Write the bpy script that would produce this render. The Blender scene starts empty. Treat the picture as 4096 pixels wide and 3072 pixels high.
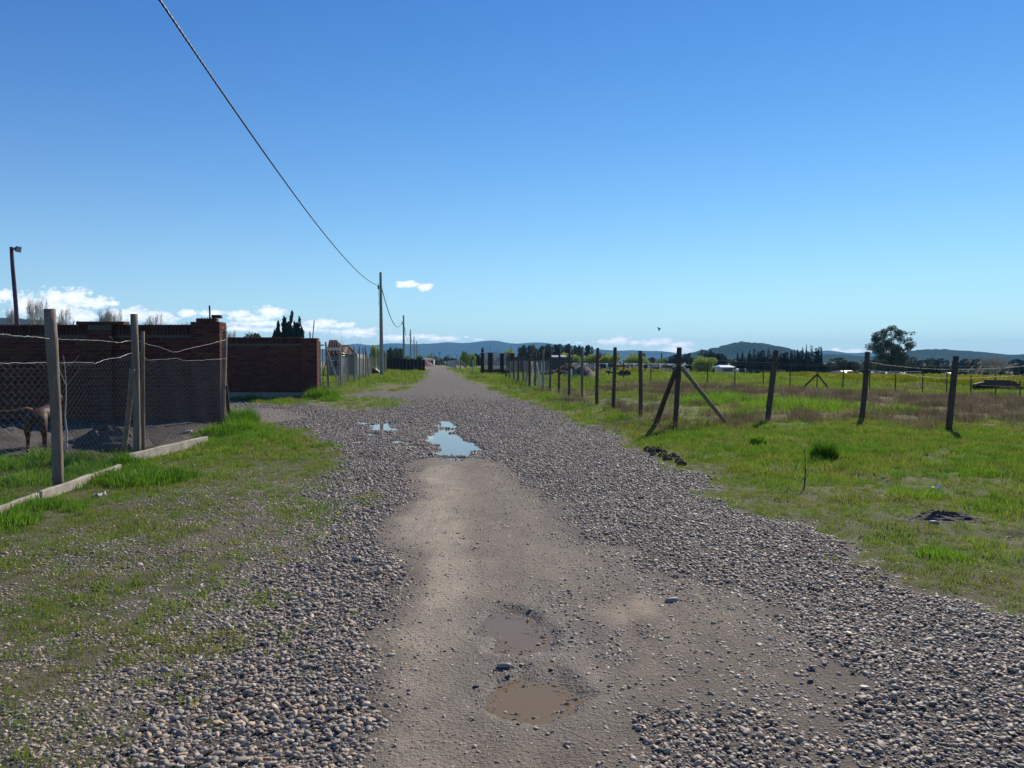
import bpy, bmesh, math, random
import numpy as np
from mathutils import Vector, Matrix, Euler
random.seed(7)
RS = np.random.RandomState(11)
sc = bpy.context.scene
C = bpy.data.collections.new("place"); sc.collection.children.link(C)

# ---------------------------------------------------------------- camera
F = 3120.0; HC = 1.5; TH = math.atan(90 / F)
cam = bpy.data.cameras.new("camera"); cam_o = bpy.data.objects.new("camera", cam); C.objects.link(cam_o)
cam.sensor_width = 36; cam.lens = 36 * F / 4096; cam.clip_end = 20000; cam.clip_start = 0.05
cam_o.location = (0, 0, HC); cam_o.rotation_euler = (math.pi / 2 - TH, 0, 0)
sc.camera = cam_o

# ---------------------------------------------------------------- sun, sky, exposure
SUN_EL, SUN_AZ = math.radians(33), math.radians(28)      # azimuth clockwise from +Y
sun = bpy.data.lights.new("sun", 'SUN'); sun.energy = 5.0; sun.angle = math.radians(0.55); sun.color = (1.0, .89, .74)
sun_o = bpy.data.objects.new("sun", sun); C.objects.link(sun_o)
sd_ = Vector((math.sin(SUN_AZ) * math.cos(SUN_EL), math.cos(SUN_AZ) * math.cos(SUN_EL), math.sin(SUN_EL)))
sun_o.rotation_euler = (-sd_).to_track_quat('-Z', 'Y').to_euler()
sun_o.location = sd_ * 200
vs = sc.view_settings
vs.view_transform = 'Standard'; vs.look = 'None'; vs.gamma = 1; vs.use_curve_mapping = False; vs.exposure = 0.3
SKY_STRENGTH = 0.080
# clouds: (u, v, half width, half height) in photograph pixels, turned into directions
CLOUDS = [(20,1182,38,22),(110,1222,70,40),(215,1200,60,38),(300,1190,70,32),(380,1212,75,22),(450,1216,40,10),(250,1250,90,40),(330,1268,60,25),
 (480,1262,60,24),(550,1262,60,28),(640,1272,70,24),(755,1254,45,14),(850,1254,48,10),(960,1262,48,16),(1010,1275,70,14),(1085,1248,58,22),(1050,1295,150,10),
 (1130,1320,200,9),(960,1316,110,10),(1290,1296,70,17),(1370,1302,48,12),(1430,1330,110,16),(1230,1316,60,12),(1600,1350,75,12),(1690,1348,55,11),(1775,1354,60,10),(1560,1352,50,12),
 (1625,1138,36,12),(1700,1148,30,14),(1650,1140,30,6),(1864,1348,12,3),(1915,1358,22,5),(2270,1368,14,3),(2315,1371,20,4),(2445,1365,62,11),(2490,1362,34,15),(2545,1371,45,9),
 (2600,1372,50,11),(2660,1368,55,12),(2720,1378,60,11),(2700,1400,62,14),(3340,1399,22,8),(3420,1404,50,9),(3370,1408,60,7)]
W = bpy.data.worlds.new("World"); sc.world = W; W.use_nodes = True
nt = W.node_tree; nt.nodes.clear()
def N(t, nt=None, **k):
    n = nt.nodes.new(t)
    for a, b in k.items(): setattr(n, a, b)
    return n
def MATH(nt, op, a, b=None, c=None, clamp=False):
    n = nt.nodes.new('ShaderNodeMath'); n.operation = op; n.use_clamp = clamp
    for i, v in enumerate((a, b, c)):
        if v is None: continue
        if isinstance(v, (int, float)): n.inputs[i].default_value = v
        else: nt.links.new(v, n.inputs[i])
    return n.outputs[0]
def world():
    L = nt.links.new
    out = N('ShaderNodeOutputWorld', nt); bg = N('ShaderNodeBackground', nt)
    sky = N('ShaderNodeTexSky', nt, sky_type='NISHITA'); sky.sun_disc = False
    sky.sun_elevation = SUN_EL; sky.sun_rotation = SUN_AZ
    sky.altitude = 100; sky.air_density = 1.0; sky.dust_density = 0.0; sky.ozone_density = 2.5
    # the camera's rendering of blue: a slightly steeper response in red and green
    sc_ = N('ShaderNodeSeparateColor', nt); L(sky.outputs[0], sc_.inputs[0]); hs = N('ShaderNodeCombineColor', nt)
    for i, (a_, g_) in enumerate(((.64, 1.38), (.97, 1.22), (1.14, .90))):
        L(MATH(nt, 'MULTIPLY', MATH(nt, 'POWER', MATH(nt, 'MULTIPLY', sc_.outputs[i], .1), g_), a_ * 10), hs.inputs[i])
    tc = N('ShaderNodeTexCoord', nt); sp = N('ShaderNodeSeparateXYZ', nt); L(tc.outputs['Generated'], sp.inputs[0])
    y = MATH(nt, 'MAXIMUM', sp.outputs[1], 0.02)
    a = MATH(nt, 'DIVIDE', sp.outputs[0], y); e = MATH(nt, 'DIVIDE', sp.outputs[2], y)
    best = None
    for (u, v, w, h) in CLOUDS:
        a0 = (u - 2048) / F; e0 = (1446 - v) / F
        da = MATH(nt, 'MULTIPLY', MATH(nt, 'SUBTRACT', a, a0), F / (w * 1.12)); de = MATH(nt, 'MULTIPLY', MATH(nt, 'SUBTRACT', e, e0), F / (h * 1.25))
        r = MATH(nt, 'SQRT', MATH(nt, 'MULTIPLY_ADD', da, da, MATH(nt, 'MULTIPLY', de, de)))
        m = MATH(nt, 'SUBTRACT', 1.0, r)
        best = m if best is None else MATH(nt, 'MAXIMUM', best, m)
    cb = N('ShaderNodeCombineXYZ', nt); L(MATH(nt, 'MULTIPLY', a, 85.0), cb.inputs[0]); L(MATH(nt, 'MULTIPLY', e, 150.0), cb.inputs[1])
    nz = N('ShaderNodeTexNoise', nt); nz.inputs['Scale'].default_value = 1.0; nz.inputs['Detail'].default_value = 6; nz.inputs['Roughness'].default_value = .62
    L(cb.outputs[0], nz.inputs['Vector'])
    f = MATH(nt, 'MULTIPLY_ADD', MATH(nt, 'SUBTRACT', nz.outputs['Fac'], 0.5), 2.6, best)
    den = N('ShaderNodeMapRange', nt, interpolation_type='SMOOTHSTEP'); L(f, den.inputs[0]); den.inputs[1].default_value = -0.15; den.inputs[2].default_value = 0.30
    den.inputs[4].default_value = .9
    front = MATH(nt, 'GREATER_THAN', sp.outputs[1], 0.1)
    dd = MATH(nt, 'MULTIPLY', den.outputs[0], front)
    # cloud brightness: thicker parts whiter, thin wisps greyer
    br = N('ShaderNodeMapRange', nt); L(f, br.inputs[0]); br.inputs[1].default_value = 0.1; br.inputs[2].default_value = 1.1
    cc = N('ShaderNodeMix', nt, data_type='RGBA'); L(br.outputs[0], cc.inputs[0]); cc.inputs[6].default_value = (9.5, 10.6, 12, 1); cc.inputs[7].default_value = (15.5, 15.3, 15.0, 1)
    hf = MATH(nt, 'MULTIPLY', MATH(nt, 'EXPONENT', MATH(nt, 'MULTIPLY', MATH(nt, 'MAXIMUM', sp.outputs[2], 0.0), -9.0)), .80)      # the air thickens and pales towards the horizon all round
    hm_ = N('ShaderNodeMix', nt, data_type='RGBA'); L(hf, hm_.inputs[0]); L(hs.outputs[0], hm_.inputs[6]); hm_.inputs[7].default_value = (7.4, 9.5, 10.6, 1)
    mx = N('ShaderNodeMix', nt, data_type='RGBA'); L(dd, mx.inputs[0]); L(hm_.outputs[2], mx.inputs[6]); L(cc.outputs[2], mx.inputs[7])
    L(mx.outputs[2], bg.inputs[0]); bg.inputs[1].default_value = SKY_STRENGTH; L(bg.outputs[0], out.inputs[0])
world()

# ---------------------------------------------------------------- rays and ground
cT, sT = math.cos(TH), math.sin(TH)
def ray(u, v):
    x = (u - 2048) / F; z = -(v - 1536) / F
    return (x, cT + z * sT, -sT + z * cT)
def sstep(a, b, x):
    t = np.clip((x - a) / (b - a), 0, 1); return t * t * (3 - 2 * t)
def gz(x, y):                                            # broad lie of the land: the fields fall away gently
    return -2.2 * sstep(35, 170, y) * sstep(12, 62, x)
def G(u, v):
    r = ray(u, v); a = r[0] / r[1]; e = r[2] / r[1]
    y = 20.0
    lo, hi = 1.0, 3000.0
    for _ in range(60):
        y = (lo + hi) / 2
        if HC + e * y > gz(a * y, y): lo = y
        else: hi = y
    return Vector((a * y, y, float(gz(a * y, y))))
def P(u, v, y):                                          # point seen at (u, v) at depth y
    r = ray(u, v); t = y / r[1]
    return Vector((r[0] * t, y, HC + r[2] * t))
ZN = {1: (0, 950, .45208), 2: (0, 1500, .45208), 3: (800, 1100, .36166), 4: (1200, 1250, .22604), 5: (1600, 1250, .27125), 6: (2150, 1250, .31646),
      7: (2800, 1200, .31646), 8: (3396, 1250, .31646), 9: (1300, 1550, .45208), 10: (2400, 1650, .40687), 11: (3096, 1650, .45208), 12: (1700, 2322, .45208), 13: (3096, 2322, .45208)}
def z(k, x, y):
    a, b, s = ZN[k]; return (a + x * s, b + y * s)
def gl(pts, k=None):                                     # ground outline from photograph points
    return np.array([tuple(G(*(z(k, *p) if k else p)))[:2] for p in pts])
def hash2(ix, iy, s):
    n = (ix.astype(np.int64) * 374761393 + iy.astype(np.int64) * 668265263 + s * 974634777) & 0xffffffff
    n = ((n ^ (n >> 13)) * 1274126177) & 0xffffffff
    return ((n ^ (n >> 16)) & 0xffff) / 65535.0
def vn(x, y, s=0):
    x = np.asarray(x, float); y = np.asarray(y, float)
    ix = np.floor(x); iy = np.floor(y); fx = x - ix; fy = y - iy
    fx = fx * fx * (3 - 2 * fx); fy = fy * fy * (3 - 2 * fy)
    a = hash2(ix, iy, s); b = hash2(ix + 1, iy, s); c = hash2(ix, iy + 1, s); d = hash2(ix + 1, iy + 1, s)
    return (a + (b - a) * fx) * (1 - fy) + (c + (d - c) * fx) * fy
def fbm(x, y, s=0, o=3):
    t = 0; amp = 1; w = 0
    for i in range(o):
        t = t + amp * vn(x * 2 ** i, y * 2 ** i, s + i * 7); w += amp; amp *= .5
    return t / w
def sdf(x, y, poly):                                     # signed distance, negative inside
    n = len(poly); d = np.full(x.shape, 1e9); inside = np.zeros(x.shape, bool)
    for i in range(n):
        ax, ay = poly[i]; bx, by = poly[(i + 1) % n]
        ex, ey = bx - ax, by - ay; L2 = ex * ex + ey * ey + 1e-12
        t = np.clip(((x - ax) * ex + (y - ay) * ey) / L2, 0, 1)
        d = np.minimum(d, (x - ax - t * ex) ** 2 + (y - ay - t * ey) ** 2)
        c = ((ay > y) != (by > y))
        with np.errstate(divide='ignore', invalid='ignore'):
            xi = ax + (y - ay) * ex / (ey if ey != 0 else 1e-12)
        inside ^= c & (x < xi)
    d = np.sqrt(d); return np.where(inside, -d, d)

ROAD = gl([(1706,1461),(1776,1467),(1830,1494),(1898,1526),(1947,1545),(2034,1581),(2088,1600),(2200,1627),(2257,1662),(2340,1690),(2435,1718),(2523,1772),(2600,1810),(2680,1850),(2738,1872),(2889,1945),(3056,2014),
  (3260,2098),(3463,2205),(3630,2292),(3815,2380),(4096,2478),(5200,2900),(5200,4200),(-1500,4200),(-800,3000),(-300,2780),(150,2560),(420,2420),(560,2330),(760,2230),(900,2130),
  (960,2040),(1020,1970),(1120,1920),(1240,1880),(1310,1830),(1290,1780),(1200,1740),(1060,1700),(960,1690),(700,1680),(700,1612),(930,1608),(1150,1622),(1340,1584),(1420,1570),(1600,1563),(1645,1554),(1681,1524),(1692,1494),(1700,1470)])
LGRAV = gl([(1310,1830),(1330,1960),(1270,2100),(1230,2250),(1090,2370),(1020,2560),(860,2760),(640,2950),(300,3200),(100,3600),(3000,4200),(3000,1830)])   # dense gravel begins here
MIXL = gl([(1290,1832),(1330,1960),(1270,2100),(1230,2250),(1090,2370),(1020,2560),(860,2760),(640,2950),(300,3200),(100,3600),(-1500,4200),(-900,3000),(-300,2300),(300,1950),(830,1700),(1100,1700)])
EMB = gl([(-900,2260),(0,2140),(300,2030),(600,1935),(900,1860),(1290,1832),(1330,1960),(1270,2100),(1230,2250),(1090,2370),(1020,2560),(860,2760),(640,2950),(300,3200),(100,3600),(-1500,4200)])
TRACK = gl([(1640,1850),(1760,1835),(1960,1838),(2060,1930),(2180,2030),(2400,2130),(2600,2230),(2760,2330),(2880,2450),(3000,2620),(2950,2760),(2700,2790),(2560,2800),(2700,3000),(2900,3300),(1250,3400),(1400,3072),(1480,2880),(1555,2720),(1580,2500),(1570,2300),(1590,2150),(1635,1950)])
TAN = gl([(1650,1880),(1800,1860),(1880,2000),(1900,2200),(1880,2420),(1800,2600),(1720,2800),(1700,3072),(1650,3500),(1350,3500),(1450,3072),(1530,2800),(1600,2500),(1600,2250),(1640,2050)])
TAN2 = gl([(2150,2200),(2400,2180),(2650,2300),(2800,2420),(2700,2560),(2450,2480),(2300,2350)])
SPOT = gl([(2440,2420),(2560,2380),(2640,2420),(2600,2470),(2480,2500)])
MIXR = gl([(2200,2330),(2330,2450),(2480,2520),(2550,2640),(2500,2760),(2250,2600),(2180,2500)])
VERGE = gl([(1162,1590),(1300,1582),(1480,1588),(1600,1600),(1560,1628),(1420,1640),(1250,1622)])   # grass island between road and drive
DRIVE = gl([(926,1625),(1160,1640),(1240,1665),(1100,1700),(960,1690)])
YARD = gl([(-900,1830),(0,1832),(200,1822),(480,1812),(700,1792),(838,1742),(850,1700),(700,1640),(-900,1600)])
WEEDL = gl([(1364,1560),(1450,1545),(1600,1530),(1690,1490),(1650,1540),(1600,1562),(1420,1568)])
LUSH = gl([(838,1760),(900,1690),(960,1680),(1080,1712),(1200,1750),(1290,1790),(1180,1800),(1000,1800),(880,1830)])
LUSH2 = gl([(-300,2200),(0,2100),(200,2010),(420,1930),(560,1880),(700,1880),(660,1915),(480,1945),(300,1975),(120,2060),(30,2170),(-300,2330)])
LUSH3 = gl([(2560,1790),(2700,1720),(3000,1700),(3300,1720),(3600,1740),(4300,1760),(4300,2000),(3700,2020),(3300,1880),(2900,1830)])
MOSS = [gl([(520,2600),(680,2560),(660,2640),(500,2690)]), gl([(330,2740),(450,2700),(420,2780),(320,2790)]), gl([(100,2450),(300,2400),(380,2480),(150,2560)]), gl([(1380,1990),(1560,1960),(1550,2020),(1420,2030)]), gl([(-100,2300),(150,2280),(170,2420),(-100,2450)])]
FIELDDRY = gl([(2560,1640),(2560,1560),(2400,1530),(2500,1526),(2840,1545),(3260,1562),(3600,1575),(4700,1620),(4700,1760),(3700,1700),(3500,1680),(3450,1650),(3200,1600),(3000,1580),(2900,1590),(2850,1640),(2700,1700)])
MUST = gl([(2380,1500),(2500,1494),(2900,1500),(3300,1520),(3700,1540),(4300,1566),(4300,1540),(4096,1532),(3600,1516),(3300,1500),(2900,1490),(2500,1482)])
RFENCE = gl([(2172,1557),(2328,1602),(2561,1672),(2699,1735),(2850,1722),(3070,1700),(3440,1690),(3800,1732),(4300,1740),(4300,1690),(3800,1690),(3440,1660),(3000,1660),(2720,1690),(2561,1640),(2328,1585),(2172,1545)])
PUD = {
 'main': gl([(1150,370),(1150,405),(1210,430),(1260,465),(1320,480),(1350,525),(1400,555),(1310,562),(1290,602),(1040,602),(970,575),(1050,540),(1000,515),(950,490),(890,430),(960,405),(1000,370),(1050,365)], 9),
 'top': gl([(1005,300),(1040,292),(1120,292),(1130,312),(1170,348),(1130,355),(1050,350),(990,345),(1030,322)], 9),
 'low': gl([(1020,615),(1100,610),(1230,618),(1200,638),(1090,636)], 9),
 'a': gl([(250,297),(400,308),(400,322),(330,320),(260,306)], 9),
 'b': gl([(380,372),(440,350),(400,330),(470,318),(560,308),(580,345),(640,366),(680,380),(560,380),(450,378)], 9),
 'c': gl([(325,400),(370,395),(480,410),(460,425),(360,418)], 9),
 'd': gl([(240,478),(310,463),(340,478),(290,488)], 9),
 'e': gl([(590,467),(640,461),(740,480),(720,492),(610,487)], 9),
 'f': gl([(710,517),(760,505),(865,515),(840,529),(730,527)], 9),
 'g': gl([(250,432),(290,422),(325,430),(290,438)], 9),
 'n1': gl([(560,350),(620,290),(740,310),(900,345),(960,400),(1040,470),(1060,560),(1000,610),(800,620),(680,560),(560,430)], 12),
 'n2': gl([(600,900),(700,850),(850,820),(950,870),(1100,890),(1180,940),(1190,1000),(1100,1080),(950,1150),(800,1130),(660,1070),(570,990)], 12),
 'kerb': gl([(1400,800),(1440,785),(1640,742),(1650,752),(1480,812)], 2),
 'grass': gl([(1960,1092),(2100,1078),(2500,1070),(2500,1135),(2080,1125)], 11),
 'marsh': gl([(440,530),(560,500),(740,540),(900,575),(1080,600),(1060,640),(900,640),(700,630),(520,600)], 11)}
def puddle_depth(x, y):
    d = np.zeros(np.shape(x)); near = np.full(np.shape(x), 9.)
    nb = (x > -8) & (x < 12) & (y > 3) & (y < 30)
    xs, ys = x[nb], y[nb]
    if len(xs):
        jig = (vn(xs * 9, ys * 9, 5) - .5) * .10 + (vn(xs * 3, ys * 3, 8) - .5) * .16
        dd = np.zeros(xs.shape); nn = np.full(xs.shape, 9.)
        for k, p in PUD.items():
            s = sdf(xs, ys, p); soft = (.12 if k in ('n1', 'n2') else .16 if k == 'main' else .10); j = jig * (1.1 if k in ('n1', 'n2') else 1.2 if k == 'main' else .8)
            dd = np.maximum(dd, sstep(.15 if k in ('n1', 'n2') else .09, -soft, s + j)); nn = nn if k in ('grass', 'marsh', 'kerb') else np.minimum(nn, s)
        d[nb] = dd; near[nb] = nn
    return d, near
def masks(x, y):
    w1 = (vn(x * .9, y * .9, 1) - .5); w2 = (fbm(x * 3.1, y * 3.1, 2) - .5)
    wob = w1 * .55 + w2 * .5
    far = sstep(25, 70, y)
    rd = sstep(.26, -.34, sdf(x, y, ROAD) + wob * (1 - far * .3))
    mixl = sstep(.5, -.6, sdf(x, y, MIXL) + wob * 1.2)
    td = sdf(x, y, TRACK); soft = .3 + 1.0 * sstep(0, 1.5, x)
    tr = sstep(soft, -soft, td + wob * (.6 + .9 * sstep(0, 1.5, x)))
    tan = np.maximum(sstep(.25, -.3, sdf(x, y, TAN) + wob * .6), .32 * sstep(.5, -.6, sdf(x, y, TAN2) + wob * 1.5))
    spot = sstep(.1, -.2, sdf(x, y, SPOT) + wob * .3)
    ver = sstep(.8, -.8, sdf(x, y, VERGE) + wob * 2)
    drv = sstep(.3, -.4, sdf(x, y, DRIVE) + wob)
    yard = sstep(.2, -.3, sdf(x, y, YARD) + wob)
    lush = np.maximum.reduce([sstep(.3, -.5, sdf(x, y, q) + wob) for q in (LUSH, LUSH2, LUSH3)])
    moss = np.maximum.reduce([sstep(.12, -.12, sdf(x, y, q) + wob * .35) for q in MOSS])
    pd, near = puddle_depth(x, y)
    left = (x < 0)
    # stones
    emb = sstep(.4, -.9, sdf(x, y, EMB) + wob)
    S = rd * (1 - .2 * mixl)
    patch = fbm(x * .8, y * .5, 31)
    S = S * (1 - tr * (.97 - (.15 + .6 * sstep(.1, .9, x)) * sstep(.40, .60, patch) * (1 - tan)))
    S = np.maximum(S, tr * sstep(.0, 1.0, x) * (.20 + .55 * sstep(.38, .62, fbm(x * 2.2, y * 1.6, 37))) * (1 - .6 * tan))
    S = np.maximum(S, .75 * rd * sstep(.15, -.25, sdf(x, y, MIXR) + wob * .5))
    S = S * (1 - .95 * spot) * (1 - .5 * drv) * (1 - ver * .55)
    ring = sstep(.22, .05, near) * (1 - sstep(.25, .8, pd))
    S = np.maximum(S, ring * np.where(y < 8, .38, .8))
    # stones spilling into the grass
    e = sdf(x, y, ROAD)
    spill = sstep(2.2, 0, e) * sstep(.45, .75, fbm(x * 1.3, y * 1.3, 40)) * .35
    S = np.maximum(S, emb * (.55 + .3 * sstep(.38, .58, fbm(x * 1.5, y * 1.5, 44))) * (1 - lush * .9))
    S = np.maximum(S, spill * (1 - rd)) * (1 - .85 * sstep(.1, .6, pd))
    V = (1 - rd) * (1 - .25 * emb)
    mixz = rd * mixl * (1 - tr)
    V = np.maximum(V, mixz * (.42 + .40 * sstep(.35, .7, fbm(x * 1.1, y * 1.1, 51))))
    V = np.maximum(V, rd * moss * .8)
    V = np.maximum(V, ver * (.25 + .55 * sstep(.35, .6, fbm(x * .9, y * .9, 53))))
    V = np.maximum(V, lush)
    V = V * (1 - yard * .93) * (1 - .9 * sstep(.3, .8, pd))
    D = sstep(.5, -1.5, sdf(x, y, FIELDDRY) + wob * 4) * (.55 + .45 * sstep(.3, .6, fbm(x * .35, y * .35, 61)))
    fl = sstep(.5, -.1, sdf(x, y, RFENCE)) * sstep(.35, .55, fbm(x * .8, y * .8, 66))
    D = np.maximum(D, fl * .8)
    wl = sstep(1.2, -1.2, sdf(x, y, WEEDL) + wob)
    D = np.maximum(D, .85 * wl * (.4 + .6 * sstep(.3, .6, fbm(x * .7, y * .4, 74)))); D = np.maximum(D, .62 * emb * (1 - lush) * sstep(.3, .6, fbm(x * 1.7, y * 1.7, 72)))
    D = np.maximum(D, (1 - rd) * (1 - lush) * .55 * sstep(.5, .72, fbm(x * .6, y * .45, 70)) * sstep(60, 40, y))
    Y = sstep(2, -2, sdf(x, y, MUST)) * (.35 + .65 * sstep(.3, .6, fbm(x * .2, y * .12, 77)))
    Wt = np.maximum(sstep(.5, .0, near) * .85, .25 * tr * sstep(.5, .7, fbm(x * 1.4, y * .7, 83)))
    Tn = np.clip(tan * (1 - Wt * .5) + spot * .9, 0, 1)
    return dict(S=np.clip(S, 0, 1), V=np.clip(V, 0, 1), D=np.clip(D, 0, 1), Y=np.clip(Y, 0, 1), W=np.clip(Wt, 0, 1), T=Tn, yard=yard, rd=rd, tr=tr, pd=pd, lush=lush, spot=spot, mixl=mixl, emb=emb * (1 - lush))
def hfull(x, y, m):
    h = gz(x, y)
    near = sstep(60, 25, y)
    h = h + near * ((vn(x * 4, y * 4, 3) - .5) * .010 + (vn(x * 1.3, y * 1.3, 4) - .5) * .012)
    off = (1 - m['rd'])
    h = h + off * ((fbm(x * .8, y * .8, 9) - .4) * .09) * (1 - sstep(.05, .5, m['W']))
    h = h + .035 * sstep(.5, 1, m['S']) * m['rd'] * sstep(1.5, 3.5, x) * sstep(9, 5, x) * (1 - sstep(.05, .5, m['W']))
    h = h + m['yard'] * (.03 + .12 * fbm(x * 1.4, y * 1.4, 15))
    h = h + near * m['tr'] * (1 - m['pd']) * sstep(14, 9, y) * ((vn(x * 2.6, y * .22, 61) - .5) * .034 + (vn(x * 6, y * .9, 62) - .5) * .012)
    h = h - .055 * m['pd']
    return h
def hz(x, y):                                            # finished ground height at single points
    x = np.atleast_1d(np.asarray(x, float)); y = np.atleast_1d(np.asarray(y, float))
    return hfull(x, y, masks(x, y))
def on_ground(v):
    v = Vector(v); v.z = float(hz(v.x, v.y)[0]); return v
# ---------------------------------------------------------------- materials
MATS = {}
def mat(name, col, rough=.8, col2=None, scale=4.0, bump=0.0, bscale=None, metal=0.0, spec=.3, trans=0.0, rnd=0.0, coord='Object', detail=6, stretch=None, emit=None):
    if name in MATS: return MATS[name]
    m = bpy.data.materials.new(name); m.use_nodes = True; MATS[name] = m
    t = m.node_tree; L = t.links.new; b = t.nodes['Principled BSDF']; out = t.nodes['Material Output']
    b.inputs['Roughness'].default_value = rough; b.inputs['Metallic'].default_value = metal; b.inputs['Specular IOR Level'].default_value = spec
    tc = t.nodes.new('ShaderNodeTexCoord'); vec = tc.outputs[coord]
    if stretch:
        mp = t.nodes.new('ShaderNodeMapping'); mp.inputs['Scale'].default_value = stretch; L(vec, mp.inputs[0]); vec = mp.outputs[0]
    nz = t.nodes.new('ShaderNodeTexNoise'); nz.inputs['Scale'].default_value = scale; nz.inputs['Detail'].default_value = detail; nz.inputs['Roughness'].default_value = .65
    L(vec, nz.inputs['Vector'])
    mx = t.nodes.new('ShaderNodeMix'); mx.data_type = 'RGBA'
    mr = t.nodes.new('ShaderNodeMapRange'); L(nz.outputs['Fac'], mr.inputs[0]); mr.inputs[1].default_value = .32; mr.inputs[2].default_value = .68
    L(mr.outputs[0], mx.inputs[0]); mx.inputs[6].default_value = (*col, 1); c2 = col2 or tuple(c * .6 for c in col); mx.inputs[7].default_value = (*c2, 1)
    colo = mx.outputs[2]
    if rnd:
        oi = t.nodes.new('ShaderNodeObjectInfo'); hs = t.nodes.new('ShaderNodeHueSaturation')
        L(MATH(t, 'MULTIPLY_ADD', oi.outputs['Random'], rnd, 1 - rnd / 2), hs.inputs['Value'])
        L(MATH(t, 'MULTIPLY_ADD', MATH(t, 'FRACT', MATH(t, 'MULTIPLY', oi.outputs['Random'], 7.3)), .05, .475), hs.inputs['Hue'])
        L(colo, hs.inputs['Color']); colo = hs.outputs[0]
    L(colo, b.inputs['Base Color'])
    if bump:
        n2 = t.nodes.new('ShaderNodeTexNoise'); n2.inputs['Scale'].default_value = bscale or scale * 4; n2.inputs['Detail'].default_value = 4; L(vec, n2.inputs['Vector'])
        bp = t.nodes.new('ShaderNodeBump'); bp.inputs['Strength'].default_value = bump; bp.inputs['Distance'].default_value = .02; L(n2.outputs['Fac'], bp.inputs['Height']); L(bp.outputs[0], b.inputs['Normal'])
    if trans:
        tr = t.nodes.new('ShaderNodeBsdfTranslucent'); L(colo, tr.inputs[0]); ms = t.nodes.new('ShaderNodeMixShader'); ms.inputs[0].default_value = trans
        L(b.outputs[0], ms.inputs[1]); L(tr.outputs[0], ms.inputs[2]); L(ms.outputs[0], out.inputs[0])
    return m
M_WOOD = mat('weathered_wood', (.29, .235, .165), .85, (.14, .11, .08), 3, .5, 14, stretch=(6, 6, .8), rnd=.35)
M_WOODL = mat('sunbleached_wood', (.42, .38, .31), .85, (.27, .23, .18), 3, .4, 14, stretch=(6, 6, .8), rnd=.2)
M_WOODD = mat('dark_wood', (.13, .095, .062), .85, (.06, .043, .03), 5, .3, 18, stretch=(5, 5, 1), rnd=.3)
M_BRICK = mat('clay_brick', (.16, .050, .030), .9, (.08, .028, .020), 9, .35, 60, rnd=.45)
M_BRICKD = mat('dark_clay_brick', (.10, .045, .034), .9, (.06, .028, .022), 9, .35, 60, rnd=.45)
M_MORTAR = mat('mortar', (.15, .12, .10), .95, (.10, .08, .068), 8, .3, 40)
M_MORTARD = mat('damp_mortar', (.10, .08, .07), .95, (.06, .05, .045), 8, .3, 40)
M_CONC = mat('concrete', (.34, .305, .26), .85, (.22, .20, .17), 6, .25, 50)
M_CONCL = mat('pale_concrete', (.44, .40, .33), .85, (.24, .21, .17), 5, .3, 40)
M_WIRE = mat('galvanised_wire', (.42, .42, .42), .38, (.25, .24, .22), 8, metal=.75, spec=.5)
M_MESH = mat('dull_wire', (.26, .27, .245), .6, (.17, .18, .16), 8, metal=.35, spec=.4)
M_RUST = mat('rusty_wire', (.10, .075, .06), .7, (.05, .035, .03), 8, metal=.3)
M_BLACK = mat('black_cable', (.012, .012, .013), .5, (.02, .02, .02), 8, spec=.4)
M_IRON = mat('painted_iron', (.42, .45, .48), .5, (.3, .32, .34), 8, metal=.1)
M_IROND = mat('dark_iron', (.06, .06, .065), .55, (.04, .04, .04), 8)
M_WHITE = mat('white_paint', (.75, .75, .73), .6, (.6, .6, .58), 4)
M_PLAST = mat('greenhouse_film', (.80, .82, .82), .4, (.55, .58, .60), .8, spec=.5, trans=.55)
M_TILE = mat('roof_tile', (.13, .042, .025), .8, (.085, .03, .02), 6, .2, rnd=.2)
M_ROOFG = mat('grey_roof', (.30, .27, .27), .6, (.22, .19, .19), 2)
M_HWALL = mat('house_wall', (.22, .24, .26), .8, (.17, .18, .2), 2)
M_EARTH = mat('turned_earth', (.10, .068, .048), .95, (.055, .04, .03), 8, .6, 20)
M_EARTHR = mat('red_earth', (.21, .095, .055), .95, (.10, .05, .033), 1.2, .6, 6)
M_HEAP = mat('gravel_heap_surface', (.105, .092, .080), .9, (.05, .043, .037), 14, .9, 30)
M_TRUNK = mat('bark', (.13, .105, .085), .9, (.07, .055, .045), 6, .4, 20)
M_TWIG = mat('pale_twigs', (.52, .47, .42), .85, (.36, .32, .29), 3)
M_WILLOW = mat('willow_leaves', (.36, .44, .08), .6, (.22, .30, .06), 2.2, trans=.5)
M_EUC = mat('eucalyptus_leaves', (.095, .125, .052), .5, (.05, .07, .035), 2.0, trans=.3)
M_PINE = mat('pine_needles', (.030, .050, .030), .6, (.015, .026, .018), 3.0, trans=.1)
M_DARKT = mat('dark_foliage', (.055, .080, .035), .6, (.028, .042, .022), 3.0, trans=.15)
M_OLIVE = mat('olive_foliage', (.13, .14, .06), .6, (.07, .08, .035), 3.0, trans=.2)
M_DOG = mat('brown_coat', (.085, .036, .017), .6, (.05, .022, .012), 12)
M_DOGB = mat('black_coat', (.02, .015, .012), .6, (.012, .01, .008), 12)

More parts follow.
